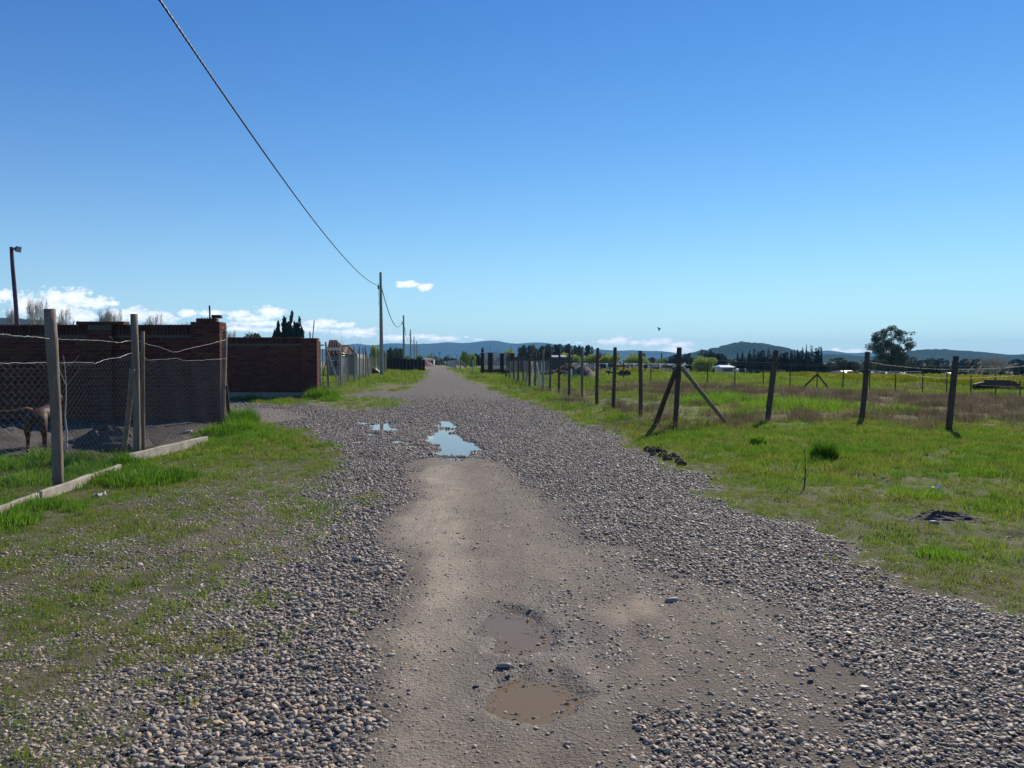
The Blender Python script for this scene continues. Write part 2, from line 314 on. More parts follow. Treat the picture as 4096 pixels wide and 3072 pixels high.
def instance_mat(name, ramp, rough=.6, spec=.3, trans=0., patch=None, bump=0, hgrad=None):
    """colour picked per piece from a ramp; patch=(colour, scale) mixes a second tone by place"""
    m = bpy.data.materials.new(name); m.use_nodes = True; t = m.node_tree; L = t.links.new; b = t.nodes['Principled BSDF']; out = t.nodes['Material Output']
    b.inputs['Roughness'].default_value = rough; b.inputs['Specular IOR Level'].default_value = spec
    oi = t.nodes.new('ShaderNodeObjectInfo'); cr = t.nodes.new('ShaderNodeValToRGB'); L(oi.outputs['Random'], cr.inputs[0])
    cr.color_ramp.interpolation = 'LINEAR'
    el = cr.color_ramp.elements
    while len(el) < len(ramp): el.new(.5)
    for i, (p, c) in enumerate(ramp): el[i].position = p; el[i].color = (*c, 1)
    col = cr.outputs[0]
    geo = t.nodes.new('ShaderNodeNewGeometry')
    if patch:
        nz = t.nodes.new('ShaderNodeTexNoise'); nz.inputs['Scale'].default_value = patch[1]; nz.inputs['Detail'].default_value = 3; L(geo.outputs['Position'], nz.inputs['Vector'])
        mr = t.nodes.new('ShaderNodeMapRange'); L(nz.outputs['Fac'], mr.inputs[0]); mr.inputs[1].default_value = .4; mr.inputs[2].default_value = .62
        mx = t.nodes.new('ShaderNodeMix'); mx.data_type = 'RGBA'; L(MATH(t, 'MULTIPLY', mr.outputs[0], patch[2] if len(patch) > 2 else .7), mx.inputs[0]); L(col, mx.inputs[6]); mx.inputs[7].default_value = (*patch[0], 1); col = mx.outputs[2]
    if bump:
        n2 = t.nodes.new('ShaderNodeTexNoise'); n2.inputs['Scale'].default_value = 90; n2.inputs['Detail'].default_value = 3; L(geo.outputs['Position'], n2.inputs['Vector'])
        hs = t.nodes.new('ShaderNodeHueSaturation'); L(MATH(t, 'MULTIPLY_ADD', n2.outputs['Fac'], .8, .6), hs.inputs['Value']); L(col, hs.inputs['Color']); col = hs.outputs[0]
    L(col, b.inputs['Base Color'])
    if trans:
        tr = t.nodes.new('ShaderNodeBsdfTranslucent'); L(col, tr.inputs[0]); ms = t.nodes.new('ShaderNodeMixShader'); ms.inputs[0].default_value = trans
        L(b.outputs[0], ms.inputs[1]); L(tr.outputs[0], ms.inputs[2]); L(ms.outputs[0], out.inputs[0])
    return m
M_STONE = instance_mat('pebble', [(0, (.09, .080, .066)), (.15, (.22, .192, .155)), (.5, (.35, .300, .235)), (.7, (.28, .242, .195)), (.85, (.42, .305, .205)), (.95, (.58, .48, .35)), (1, (.37, .22, .14))], .62, .28, bump=1)
M_GRASS = instance_mat('grass_blade', [(0, (.085, .175, .014)), (.5, (.14, .26, .020)), (.85, (.20, .29, .028)), (1, (.29, .26, .07))], .55, .25, .5, patch=((.22, .20, .05), .9, .55))
M_LUSH = instance_mat('lush_grass_blade', [(0, (.07, .17, .012)), (.6, (.115, .25, .018)), (1, (.17, .29, .025))], .5, .3, .5)
M_DRY = instance_mat('dry_weed', [(0, (.13, .088, .060)), (.5, (.23, .155, .10)), (.85, (.31, .22, .14)), (1, (.45, .37, .27))], .8, .2, .25, patch=((.13, .15, .05), .5, .5))
M_PETAL = mat('mustard_petals', (.74, .68, .02), .6, (.55, .52, .02), 5, trans=.3)

def ground_mat():
    m = bpy.data.materials.new('ground_cover'); m.use_nodes = True; t = m.node_tree; L = t.links.new; b = t.nodes['Principled BSDF']
    def at(n):
        a = t.nodes.new('ShaderNodeAttribute'); a.attribute_name = n; return a.outputs['Fac']
    geo = t.nodes.new('ShaderNodeNewGeometry'); pos = geo.outputs['Position']
    def noise(s, d=4, r=.6, vec=pos):
        n = t.nodes.new('ShaderNodeTexNoise'); n.inputs['Scale'].default_value = s; n.inputs['Detail'].default_value = d; n.inputs['Roughness'].default_value = r; L(vec, n.inputs['Vector']); return n.outputs['Fac']
    def rng(x, a, b_, c=0., d=1.):
        n = t.nodes.new('ShaderNodeMapRange'); L(x, n.inputs[0]); n.inputs[1].default_value = a; n.inputs[2].default_value = b_; n.inputs[3].default_value = c; n.inputs[4].default_value = d; return n.outputs[0]
    def mix(f, a, b_):
        n = t.nodes.new('ShaderNodeMix'); n.data_type = 'RGBA'
        if isinstance(f, float): n.inputs[0].default_value = f
        else: L(f, n.inputs[0])
        for i, v in ((6, a), (7, b_)):
            if isinstance(v, tuple): n.inputs[i].default_value = (*v, 1)
            else: L(v, n.inputs[i])
        return n.outputs[2]
    n1 = noise(.7, 5); n2 = noise(6, 5); n3 = noise(60, 3, .7); n4 = noise(.12, 4)
    # bare earth and fines
    dirt = mix(rng(n2, .3, .7), (.215, .178, .133), (.32, .265, .198))
    dirt = mix(MATH(t, 'MULTIPLY', at('T'), rng(n1, .25, .7, .4, 1.)), dirt, (.53, .445, .335))
    dirt = mix(rng(n3, .35, .72, 0, .45), dirt, (.10, .09, .08))
    dirt = mix(MATH(t, 'MULTIPLY', at('W'), .75), dirt, (.085, .070, .055))
    dirt = mix(MATH(t, 'MULTIPLY', at('spot'), .75), dirt, (.42, .32, .235))
    mpg = t.nodes.new('ShaderNodeMapping'); mpg.inputs['Scale'].default_value = (1.0, .10, 1.0); L(pos, mpg.inputs[0])
    rut = noise(3.2, 5, .6, mpg.outputs[0])
    dirt = mix(rng(rut, .48, .66, 0, .5), dirt, (.15, .125, .10)); dirt = mix(rng(rut, .46, .34, 0, .35), dirt, (.40, .335, .25))
    vs_ = t.nodes.new('ShaderNodeTexVoronoi'); vs_.inputs['Scale'].default_value = 38; L(pos, vs_.inputs['Vector'])
    ss = t.nodes.new('ShaderNodeSeparateColor'); L(vs_.outputs['Color'], ss.inputs[0])
    spk = MATH(t, 'MULTIPLY', rng(vs_.outputs['Distance'], .34, .26), MATH(t, 'MULTIPLY', rng(ss.outputs[1], .35, .36), rng(noise(1.7, 4), .35, .6, .25, 1.)))
    spc = mix(ss.outputs[0], (.10, .09, .08), (.46, .41, .34))
    dirt = mix(spk, dirt, spc)
    # gravel seen from afar
    vo = t.nodes.new('ShaderNodeTexVoronoi'); vo.inputs['Scale'].default_value = 32; L(pos, vo.inputs['Vector'])
    cr = t.nodes.new('ShaderNodeValToRGB'); sv = t.nodes.new('ShaderNodeSeparateColor'); L(vo.outputs['Color'], sv.inputs[0]); L(sv.outputs[0], cr.inputs[0])
    el = cr.color_ramp.elements; el[0].color = (.06, .06, .062, 1); el[1].color = (.42, .36, .30, 1); e2 = el.new(.5); e2.color = (.22, .20, .18, 1)
    edge = rng(vo.outputs['Distance'], .35, .75, 0, .6)
    grav = mix(edge, cr.outputs[0], (.035, .033, .031))
    grav = mix(rng(n1, .3, .75, 0, .35), grav, (.20, .175, .15))
    fl_ = noise(7.0, 6, .85); grav = mix(rng(fl_, .50, .64, 0, .65), grav, (.075, .068, .062)); grav = mix(rng(fl_, .46, .34, 0, .5), grav, (.46, .41, .35))
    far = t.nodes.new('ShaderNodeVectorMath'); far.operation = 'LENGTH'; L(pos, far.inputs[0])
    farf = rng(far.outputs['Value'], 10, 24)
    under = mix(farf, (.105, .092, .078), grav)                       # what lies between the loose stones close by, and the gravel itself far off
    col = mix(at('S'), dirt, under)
    # grass: soil with thatch close by, green far off
    soil = mix(rng(n2, .35, .65), (.045, .052, .018), (.075, .070, .030))
    g = mix(rng(n1, .3, .7), (.080, .145, .020), (.135, .190, .030))
    g = mix(rng(n4, .42, .68), g, (.165, .165, .055))
    g = mix(rng(noise(2.2, 4), .45, .75, 0, .6), g, (.07, .085, .02))
    soil = mix(rng(far.outputs['Value'], 8, 30, .35, 1.), soil, g)
    col = mix(rng(at('V'), .15, .75, 0., .92), col, soil)
    dry = mix(rng(noise(3.5, 5), .3, .7), (.165, .118, .080), (.095, .072, .048))
    dry = mix(rng(n1, .35, .7, 0, .5), dry, (.135, .125, .055))
    col = mix(MATH(t, 'MULTIPLY', at('D'), .9), col, dry)
    ye = rng(noise(1.1, 6, .75), .38, .55)
    col = mix(MATH(t, 'MULTIPLY', at('Y'), MATH(t, 'MULTIPLY', ye, .9)), col, (.46, .44, .02))
    yd = mix(rng(n2, .3, .7), (.085, .068, .055), (.045, .036, .030))
    col = mix(at('yard'), col, yd)
    L(col, b.inputs['Base Color'])
    ro = rng(at('W'), 0, 1, .95, .5); L(ro, b.inputs['Roughness']); b.inputs['Specular IOR Level'].default_value = .25
    hb = MATH(t, 'ADD', MATH(t, 'ADD', MATH(t, 'MULTIPLY', n3, .6), MATH(t, 'MULTIPLY', spk, .5)), MATH(t, 'MULTIPLY', MATH(t, 'MULTIPLY', vo.outputs['Distance'], -1.6), MATH(t, 'MULTIPLY', at('S'), farf)))
    bp = t.nodes.new('ShaderNodeBump'); bp.inputs['Strength'].default_value = 1.0; bp.inputs['Distance'].default_value = .03; L(hb, bp.inputs['Height']); L(bp.outputs[0], b.inputs['Normal'])
    return m
M_GROUND = ground_mat()

# ---------------------------------------------------------------- mesh helpers
class MB:
    def __init__(s): s.v = []; s.f = []
    def add(s, vs, fs):
        o = len(s.v); s.v += [tuple(q) for q in vs]; s.f += [tuple(i + o for i in f) for f in fs]
    def box(s, c, d, R=None):
        hx, hy, hz_ = d[0] / 2, d[1] / 2, d[2] / 2; c = Vector(c)
        vs = [Vector((sx * hx, sy * hy, sz * hz_)) for sx in (-1, 1) for sy in (-1, 1) for sz in (-1, 1)]
        if R is not None: vs = [R @ q for q in vs]
        s.add([q + c for q in vs], [(0, 1, 3, 2), (4, 6, 7, 5), (0, 4, 5, 1), (2, 3, 7, 6), (0, 2, 6, 4), (1, 5, 7, 3)])
    def tube(s, pts, rad, n=6, cap=True, wob=0):
        pts = [Vector(p) for p in pts]; k = len(pts); o = len(s.v)
        if not hasattr(rad, '__len__'): rad = [rad] * k
        up = None
        for i, p in enumerate(pts):
            d = (pts[min(i + 1, k - 1)] - pts[max(i - 1, 0)])
            d = d.normalized() if d.length > 1e-9 else Vector((0, 0, 1))
            if up is None: up = d.orthogonal().normalized()
            a = (up - d * up.dot(d)); a = a.normalized() if a.length > 1e-6 else d.orthogonal().normalized()
            up = a; b = d.cross(a)
            for j in range(n):
                t = 2 * math.pi * j / n; r = rad[i] * (1 + (random.uniform(-wob, wob) if wob else 0))
                s.v.append(tuple(p + (a * math.cos(t) + b * math.sin(t)) * r))
        for i in range(k - 1):
            for j in range(n):
                q = (j + 1) % n; s.f.append((o + i * n + j, o + i * n + q, o + (i + 1) * n + q, o + (i + 1) * n + j))
        if cap:
            s.f.append(tuple(o + j for j in range(n))[::-1]); s.f.append(tuple(o + (k - 1) * n + j for j in range(n)))
    def mesh(s, name, m, smooth=False):
        me = bpy.data.meshes.new(name); me.from_pydata(s.v, [], s.f); me.update()
        me.materials.append(m)
        if smooth: me.polygons.foreach_set('use_smooth', [True] * len(me.polygons))
        return me
def link(name, me, parent=None, loc=None):
    o = bpy.data.objects.new(name, me); C.objects.link(o)
    if parent is not None: o.parent = parent
    if loc is not None: o.location = loc
    return o
def thing(name, label, cat, loc=(0, 0, 0), group=None, rz=0):
    o = bpy.data.objects.new(name, None); C.objects.link(o); o.location = loc; o.rotation_euler = (0, 0, rz); o.empty_display_size = .2
    o['label'] = label; o['category'] = cat
    if group: o['group'] = group
    return o
def part(name, mb, m, parent, smooth=False, label=None, stuff=False):
    """mb is in world coordinates; it is stored relative to its parent"""
    off = Vector((0, 0, 0)); p = parent
    while p is not None: off += p.location; p = p.parent
    mb.v = [(a - off.x, b - off.y, c - off.z) for a, b, c in mb.v]
    o = link(name, mb.mesh(name, m, smooth), parent)
    if label: o['label'] = label
    if stuff: o['kind'] = 'stuff'
    return o
def tag(o, label, cat, group=None):
    o['label'] = label; o['category'] = cat
    if group: o['group'] = group
    return o

# ---------------------------------------------------------------- ground sheet
def build_ground():
    dens = list(np.arange(-44, 44.01, .2)); rest = list(np.arange(49, 316, 5.0))
    ang = np.radians(np.array(dens + rest)); na = len(ang)
    rr = [0.02, .4, .9, 1.4, 1.9, 2.3]
    r = 2.6
    while r < 60: rr.append(r); r *= 1.0098
    while r < 9000: rr.append(r); r *= 1.055
    rr = np.array(rr); nr = len(rr)
    X = np.outer(rr, np.sin(ang)); Y = np.outer(rr, np.cos(ang))
    x = X.ravel(); y = Y.ravel()
    m = masks(x, y); h = hfull(x, y, m)
    co = np.stack([x, y, h], 1)
    i = np.arange(nr - 1)[:, None] * na + np.arange(na)[None, :]; j = np.roll(i, -1, axis=1)
    quads = np.stack([i, i + na, j + na, j], -1).reshape(-1, 4)
    rdf = m['rd'][quads].mean(1) > .5
    cap = [tuple(range(na))]
    for name, sel in (('gravel_road', rdf), ('ground', ~rdf)):
        q = quads[sel]; used, inv = np.unique(q.ravel(), return_inverse=True); q = inv.reshape(-1, 4)
        me = bpy.data.meshes.new(name); me.vertices.add(len(used)); me.vertices.foreach_set('co', co[used].ravel())
        me.loops.add(q.size); me.polygons.add(len(q)); me.loops.foreach_set('vertex_index', q.ravel().astype(np.int32))
        me.polygons.foreach_set('loop_start', np.arange(0, q.size, 4, dtype=np.int32)); me.polygons.foreach_set('loop_total', np.full(len(q), 4, np.int32))
        me.update(calc_edges=True); me.validate(); me.polygons.foreach_set('use_smooth', np.ones(len(q), bool))
        for k in 'S V D Y W T yard spot'.split():
            a = me.attributes.new(k, 'FLOAT', 'POINT'); a.data.foreach_set('value', m[k][used].astype(np.float32))
        me.materials.append(M_GROUND); o = link(name, me); o['kind'] = 'structure'
build_ground()

def water():
    m = bpy.data.materials.new('muddy_water'); m.use_nodes = True; t = m.node_tree; b = t.nodes['Principled BSDF']
    b.inputs['Base Color'].default_value = (.19, .135, .065, 1); b.inputs['Roughness'].default_value = .015; b.inputs['IOR'].default_value = 1.33; b.inputs['Specular IOR Level'].default_value = .38
    geo = t.nodes.new('ShaderNodeNewGeometry'); nz = t.nodes.new('ShaderNodeTexNoise'); nz.inputs['Scale'].default_value = 4; t.links.new(geo.outputs['Position'], nz.inputs['Vector'])
    bp = t.nodes.new('ShaderNodeBump'); bp.inputs['Strength'].default_value = .06; bp.inputs['Distance'].default_value = .01; t.links.new(nz.outputs['Fac'], bp.inputs['Height']); t.links.new(bp.outputs[0], b.inputs['Normal'])
    for k, p in PUD.items():
        c = p.mean(0); d = p - c; L = np.linalg.norm(d, axis=1, keepdims=True); q = c + d * (L + (.02 if k in ('grass', 'marsh', 'kerb') else .22)) / L
        dp = .015 if k in ('n1', 'n2') else .014
        zz = float(gz(c[0], c[1])) - dp
        if k in ('grass', 'marsh', 'kerb'): zz = float(hz(c[0], c[1])[0]) + .016
        me = bpy.data.meshes.new('puddle'); me.from_pydata([(a, b_, zz) for a, b_ in q], [], [tuple(range(len(q)))]); me.update(); me.materials.append(m)
        o = link('puddle', me); o['kind'] = 'structure'
water()
# ---------------------------------------------------------------- loose stones, grass and weeds
def protos(name, meshes):
    col = bpy.data.collections.new(name)
    for i, me in enumerate(meshes):
        o = bpy.data.objects.new("%s_%02d" % (name, i), me); col.objects.link(o)
    return col
def scatter(name, co, rot, scl, idx, col):
    me = bpy.data.meshes.new(name); n = len(co); me.vertices.add(n); me.vertices.foreach_set('co', np.asarray(co, np.float32).ravel())
    for k, v in (('rot', rot), ('scl', scl)):
        a = me.attributes.new(k, 'FLOAT_VECTOR', 'POINT'); a.data.foreach_set('vector', np.asarray(v, np.float32).ravel())
    a = me.attributes.new('idx', 'INT', 'POINT'); a.data.foreach_set('value', np.asarray(idx, np.int32))
    o = link(name, me); o['kind'] = 'stuff'
    g = bpy.data.node_groups.new(name, 'GeometryNodeTree')
    g.interface.new_socket('Geometry', in_out='INPUT', socket_type='NodeSocketGeometry'); g.interface.new_socket('Geometry', in_out='OUTPUT', socket_type='NodeSocketGeometry')
    gi = g.nodes.new('NodeGroupInput'); go = g.nodes.new('NodeGroupOutput'); ip = g.nodes.new('GeometryNodeInstanceOnPoints'); ci = g.nodes.new('GeometryNodeCollectionInfo')
    ci.inputs['Collection'].default_value = col; ci.inputs['Separate Children'].default_value = True; ci.inputs['Reset Children'].default_value = True
    def na(nm, ty):
        x = g.nodes.new('GeometryNodeInputNamedAttribute'); x.data_type = ty; x.inputs['Name'].default_value = nm; return x.outputs['Attribute']
    L = g.links.new; L(gi.outputs[0], ip.inputs['Points']); L(ci.outputs[0], ip.inputs['Instance']); ip.inputs['Pick Instance'].default_value = True
    L(na('idx', 'INT'), ip.inputs['Instance Index']); L(na('scl', 'FLOAT_VECTOR'), ip.inputs['Scale'])
    e2r = g.nodes.new('FunctionNodeEulerToRotation'); L(na('rot', 'FLOAT_VECTOR'), e2r.inputs[0]); L(e2r.outputs[0], ip.inputs['Rotation'])
    L(ip.outputs[0], go.inputs[0])
    md = o.modifiers.new('pieces', 'NODES'); md.node_group = g
    return o
def jgrid(y0, y1, cell, keep=None, xk=.70, xm=1.2):
    """jittered points over the wedge in view, y0..y1, a little wider than the picture"""
    ys = np.arange(y0, y1, cell); out = []
    for yy in ys:
        hw = xk * yy + xm; xs = np.arange(-hw, hw, cell)
        out.append(np.stack([xs, np.full(len(xs), yy)], 1))
    p = np.concatenate(out); p += RS.uniform(-.5, .5, p.shape) * cell * .95
    return p[:, 0], p[:, 1]

def pebble(i):
    bm = bmesh.new(); bmesh.ops.create_icosphere(bm, subdivisions=2, radius=.5)
    r = random.Random(i); s = (1, r.uniform(.62, .9), r.uniform(.38, .6)); ph = [r.uniform(0, 6) for _ in range(6)]
    for v in bm.verts:
        c = v.co; k = 1 + .10 * math.sin(c.x * 7 + ph[0]) + .09 * math.sin(c.y * 8 + ph[1]) + .08 * math.sin(c.z * 7 + ph[2]) + .05 * math.sin((c.x + c.y) * 12 + ph[3])
        v.co = Vector((c.x * s[0] * k, c.y * s[1] * k, c.z * s[2] * k))
        if i % 3 == 0 and v.co.z > .13: v.co.z = .13 + (v.co.z - .13) * .4
    me = bpy.data.meshes.new('pebble'); bm.to_mesh(me); bm.free(); me.materials.append(M_STONE)
    me.polygons.foreach_set('use_smooth', [True] * len(me.polygons)); return me
PEB = protos('pebble_kinds', [pebble(i) for i in range(8)])
def stones():
    CO, RO, SC_, IX = [], [], [], []
    for (y0, y1, cell, s0, s1) in ((1.9, 8.5, .024, .006, .015), (1.9, 5.2, .0190, .010, .036), (5.2, 9.5, .0255, .014, .040), (9.5, 17, .036, .020, .044), (17, 36, .070, .026, .055)):
        x, y = jgrid(y0, y1, cell, xk=.68, xm=1.5)
        # first a cheap cull, then the full masks
        m = masks(x, y)
        S = m['S']
        cl = fbm(x * 5, y * 5, 21)
        p = np.where(S > .8, .97, np.clip(S * 1.05, 0, 1) ** 1.3 * sstep(.25, .6, cl) * 1.25)
        fine = (.11 + .13 * sstep(.2, 1.2, x)) * (m['tr'] > .3) * sstep(.3, .7, fbm(x * 6, y * 6, 77)) * 2.2
        p = np.maximum(p, .10 * (m['V'] > .5) * (1 - m['lush']) * (y < 14))
        if s1 < .02: p = .30 * S + .30 * m['tr'] * sstep(.3, .6, fbm(x * 4, y * 4, 78)) + .05
        p = np.maximum(p, fine * (1 - m['spot'] * .3)) * (1 - .85 * sstep(.35, .85, m['pd']))
        p = np.maximum(p, .17 * (m['pd'] > .3) * (y < 8))
        p = p * (1 - .6 * m['yard']) * sstep(36, 20, y)
        p = np.maximum(p, .25 * m['yard'])
        k = RS.rand(len(x)) < p
        x, y = x[k], y[k]; S = S[k]; mm = {q: v[k] for q, v in m.items()}
        flat = RS.uniform(.55, 1.15, len(x))
        hgt = hfull(x, y, mm)
        n = len(x)
        sz = s0 + (s1 - s0) * RS.rand(n) ** 2.1
        sz *= np.where(RS.rand(n) < .02, 1.6, 1.0) * (1 - .25 * mm['emb']) * (.62 + .38 * np.clip(S * 1.3, 0, 1)) * (1 + .12 * (x < 0) * (mm['tr'] < .3))
        lift = np.where((S > .7) & (mm['emb'] < .3), RS.uniform(-.1, .32, n), RS.uniform(-.16, .08, n)) * sz + .028 * (mm['pd'] > .25) * (y < 8)
        CO.append(np.stack([x, y, hgt + lift], 1)); RO.append(np.stack([RS.normal(0, .30, n), RS.normal(0, .30, n), RS.uniform(0, 6.28, n)], 1))
        SC_.append(np.stack([sz * RS.uniform(.85, 1.25, n), sz, sz * flat], 1)); IX.append(RS.randint(0, 8, n))
    co = np.concatenate(CO); print('stones', len(co))
    o = scatter('gravel', co, np.concatenate(RO), np.concatenate(SC_), np.concatenate(IX), PEB)
    return co
stones()

def blades(n, spread, h0, h1, w, lean, m, seed, segs=2, dome=.35, flowers=0):
    r = random.Random(seed); v = []; f = []; fm = []
    for i in range(n):
        a = r.uniform(0, 6.283); d = spread * math.sqrt(r.random()); x0, y0 = d * math.cos(a), d * math.sin(a)
        b = r.uniform(0, 6.283); h = r.uniform(h0, h1) * (1 - dome * (d / spread) ** 2); b = a + r.gauss(0, .6) if dome > .5 else b; ln = r.uniform(.1, 1) * lean * h; ww = w * r.uniform(.6, 1.2)
        t = r.uniform(0, 6.283); px, py = math.cos(t) * ww / 2, math.sin(t) * ww / 2
        ox, oy = math.cos(b) * ln, math.sin(b) * ln; o = len(v)
        v += [(x0 - px, y0 - py, -.01), (x0 + px, y0 + py, -.01), (x0 + ox * .35 - px * .8, y0 + oy * .35 - py * .8, h * .6), (x0 + ox * .35 + px * .8, y0 + oy * .35 + py * .8, h * .6), (x0 + ox, y0 + oy, h)]
        f += [(o, o + 1, o + 3, o + 2), (o + 2, o + 3, o + 4)]; fm += [0, 0]
        if i < flowers:
            o = len(v); s = w * r.uniform(2.0, 3.4); X, Y, Z = x0 + ox, y0 + oy, h
            v += [(X - s, Y, Z), (X, Y - s, Z), (X + s, Y, Z + s * .3), (X, Y + s, Z), (X, Y, Z + s), (X, Y, Z - s)]
            f += [(o, o + 1, o + 4), (o + 1, o + 2, o + 4), (o + 2, o + 3, o + 4), (o + 3, o, o + 4), (o, o + 1, o + 5), (o + 1, o + 2, o + 5), (o + 2, o + 3, o + 5), (o + 3, o, o + 5)]; fm += [1] * 8
    me = bpy.data.meshes.new('blades'); me.from_pydata(v, [], f); me.materials.append(m)
    if flowers: me.materials.append(M_PETAL)
    me.polygons.foreach_set('material_index', fm); me.update(); return me
G_S = protos('short_grass_kinds', [blades(34, .075, .018, .055, .005, .8, M_GRASS, 10 + i) for i in range(5)])
G_M = protos('meadow_grass_kinds', [blades(60, .20, .04, .12, .008, .6, M_GRASS, 30 + i) for i in range(5)])
G_L = protos('lush_grass_kinds', [blades(60, .13, .07, .19, .008, .5, M_LUSH, 50 + i) for i in range(5)])
G_F = protos('field_grass_kinds', [blades(90, .75, .10, .28, .035, .5, M_GRASS, 70 + i) for i in range(4)])
G_D = protos('dry_weed_kinds', [blades(60, .28, .10, .34, .010, .9, M_DRY, 90 + i) for i in range(5)])
G_DF = protos('far_dry_weed_kinds', [blades(80, .7, .12, .42, .028, .9, M_DRY, 110 + i) for i in range(4)])
G_Y = protos('mustard_kinds', [blades(70, .8, .25, .55, .03, .3, M_GRASS, 130 + i, flowers=55) for i in range(4)])
def greens():
    def go(name, col, nk, x, y, p, s0, s1, tilt=.12):
        m = masks(x, y); k = RS.rand(len(x)) < np.clip(p(m, x, y), 0, 1)
        x, y = x[k], y[k]; mm = {q: v[k] for q, v in m.items()}; h = hfull(x, y, mm); n = len(x); s = RS.uniform(s0, s1, n)
        print(name, n)
        return np.stack([x, y, h], 1), np.stack([RS.normal(0, tilt, n), RS.normal(0, tilt, n), RS.uniform(0, 6.28, n)], 1), np.stack([s, s, s * RS.uniform(.8, 1.2, n)], 1), RS.randint(0, nk, n)
    def put(name, col, sets):
        scatter(name, *[np.concatenate([s[i] for s in sets]) for i in range(4)], col)
    nz = lambda x, y, a, s: fbm(x * a, y * a, s)
    # short mossy turf close by, also between the stones
    a = go('a', G_S, 5, *jgrid(2.0, 12, .085, xm=1.6), lambda m, x, y: m['V'] * (1 - m['D'] * .6) * (.25 + 1.3 * sstep(.35, .65, nz(x, y, 2.2, 5))) * np.where(m['emb'] > .4, .8, np.where(x > 0, 1.6, 1.1)) * (1 - m['yard']), .45, 1.05)
    a2 = go('a2', G_S, 5, *jgrid(2.0, 11, .10, xm=1.6), lambda m, x, y: m['emb'] * .75 * sstep(.3, .5, nz(x, y, 3, 15)), .35, .75)
    b = go('b', G_S, 5, *jgrid(12, 20, .16), lambda m, x, y: m['V'] * (.4 + sstep(.35, .6, nz(x, y, 1.6, 6))) * (1 - m['D'] * .5) * (1 - m['yard']), 1.3, 2.1)
    c = go('c', G_S, 5, *jgrid(20, 36, .26), lambda m, x, y: (m['rd'] > .3) * m['V'] * .8, 1.6, 2.6)
    put('short_grass', G_S, [a, a2, b, c])
    a = go('m', G_M, 5, *jgrid(5, 20, .19), lambda m, x, y: (1 - m['rd']) * (1 - m['D'] * .75) * sstep(.3, .6, nz(x, y, .9, 12)) * np.where(x > 0, .8, .15) * (1 - m['yard']) * sstep(.1, .9, sdf(x, y, ROAD)), .6, 1.2)
    b = go('m2', G_M, 5, *jgrid(20, 44, .33), lambda m, x, y: (1 - m['rd']) * (1 - m['D']) ** 2 * .75 * (1 - m['yard']), 1.0, 1.7)
    put('meadow_grass', G_M, [a, b])
    lush_edge = lambda m, x, y: m['lush'] * np.where(x > 0, .45, 1) * sstep(.35, .62, nz(x, y, 1.3, 33)) + (m['V'] > .8) * (m['D'] < .2) * (m['rd'] < .3) * sstep(.62, .75, nz(x, y, .7, 19)) * .8
    put('lush_grass', G_L, [go('l', G_L, 5, *jgrid(5, 18, .15), lambda m, x, y: lush_edge(m, x, y) * (1 - m['yard']), .4, .85),
                            go('l2', G_L, 5, *jgrid(18, 36, .3), lambda m, x, y: lush_edge(m, x, y) * .8 * (1 - m['yard']), .8, 1.5)])
    put('field_grass', G_F, [go('f', G_F, 4, *jgrid(44, 80, .9), lambda m, x, y: (1 - m['rd']) * (1 - m['D']) * (1 - m['Y'] * .7) * .8, .6, 1.2),
                             go('f2', G_F, 4, *jgrid(80, 150, 1.9), lambda m, x, y: (1 - m['rd']) * .75 * (x > -40), 1.0, 1.6)])
    put('dry_weeds', G_D, [go('d', G_D, 5, *jgrid(14, 40, .36), lambda m, x, y: m['D'] ** 1.5 * (x > 1) * (.3 + .7 * sstep(.35, .6, nz(x, y, 1.1, 91))), .5, 1.25),
                           go('dl', G_D, 5, *jgrid(10, 40, .5), lambda m, x, y: m['D'] ** 2 * (x < 1) * .3, .3, .6)])
    put('distant_dry_weeds', G_DF, [go('df', G_DF, 4, *jgrid(40, 66, .75), lambda m, x, y: m['D'] ** 1.5 * (x > 4) * .9, .6, 1.2)])
    put('mustard_flowers', G_Y, [go('y', G_Y, 4, *jgrid(42, 128, .95), lambda m, x, y: m['Y'] ** 1.1 * (x > 4) * 1.0, .55, 1.0)])
greens()
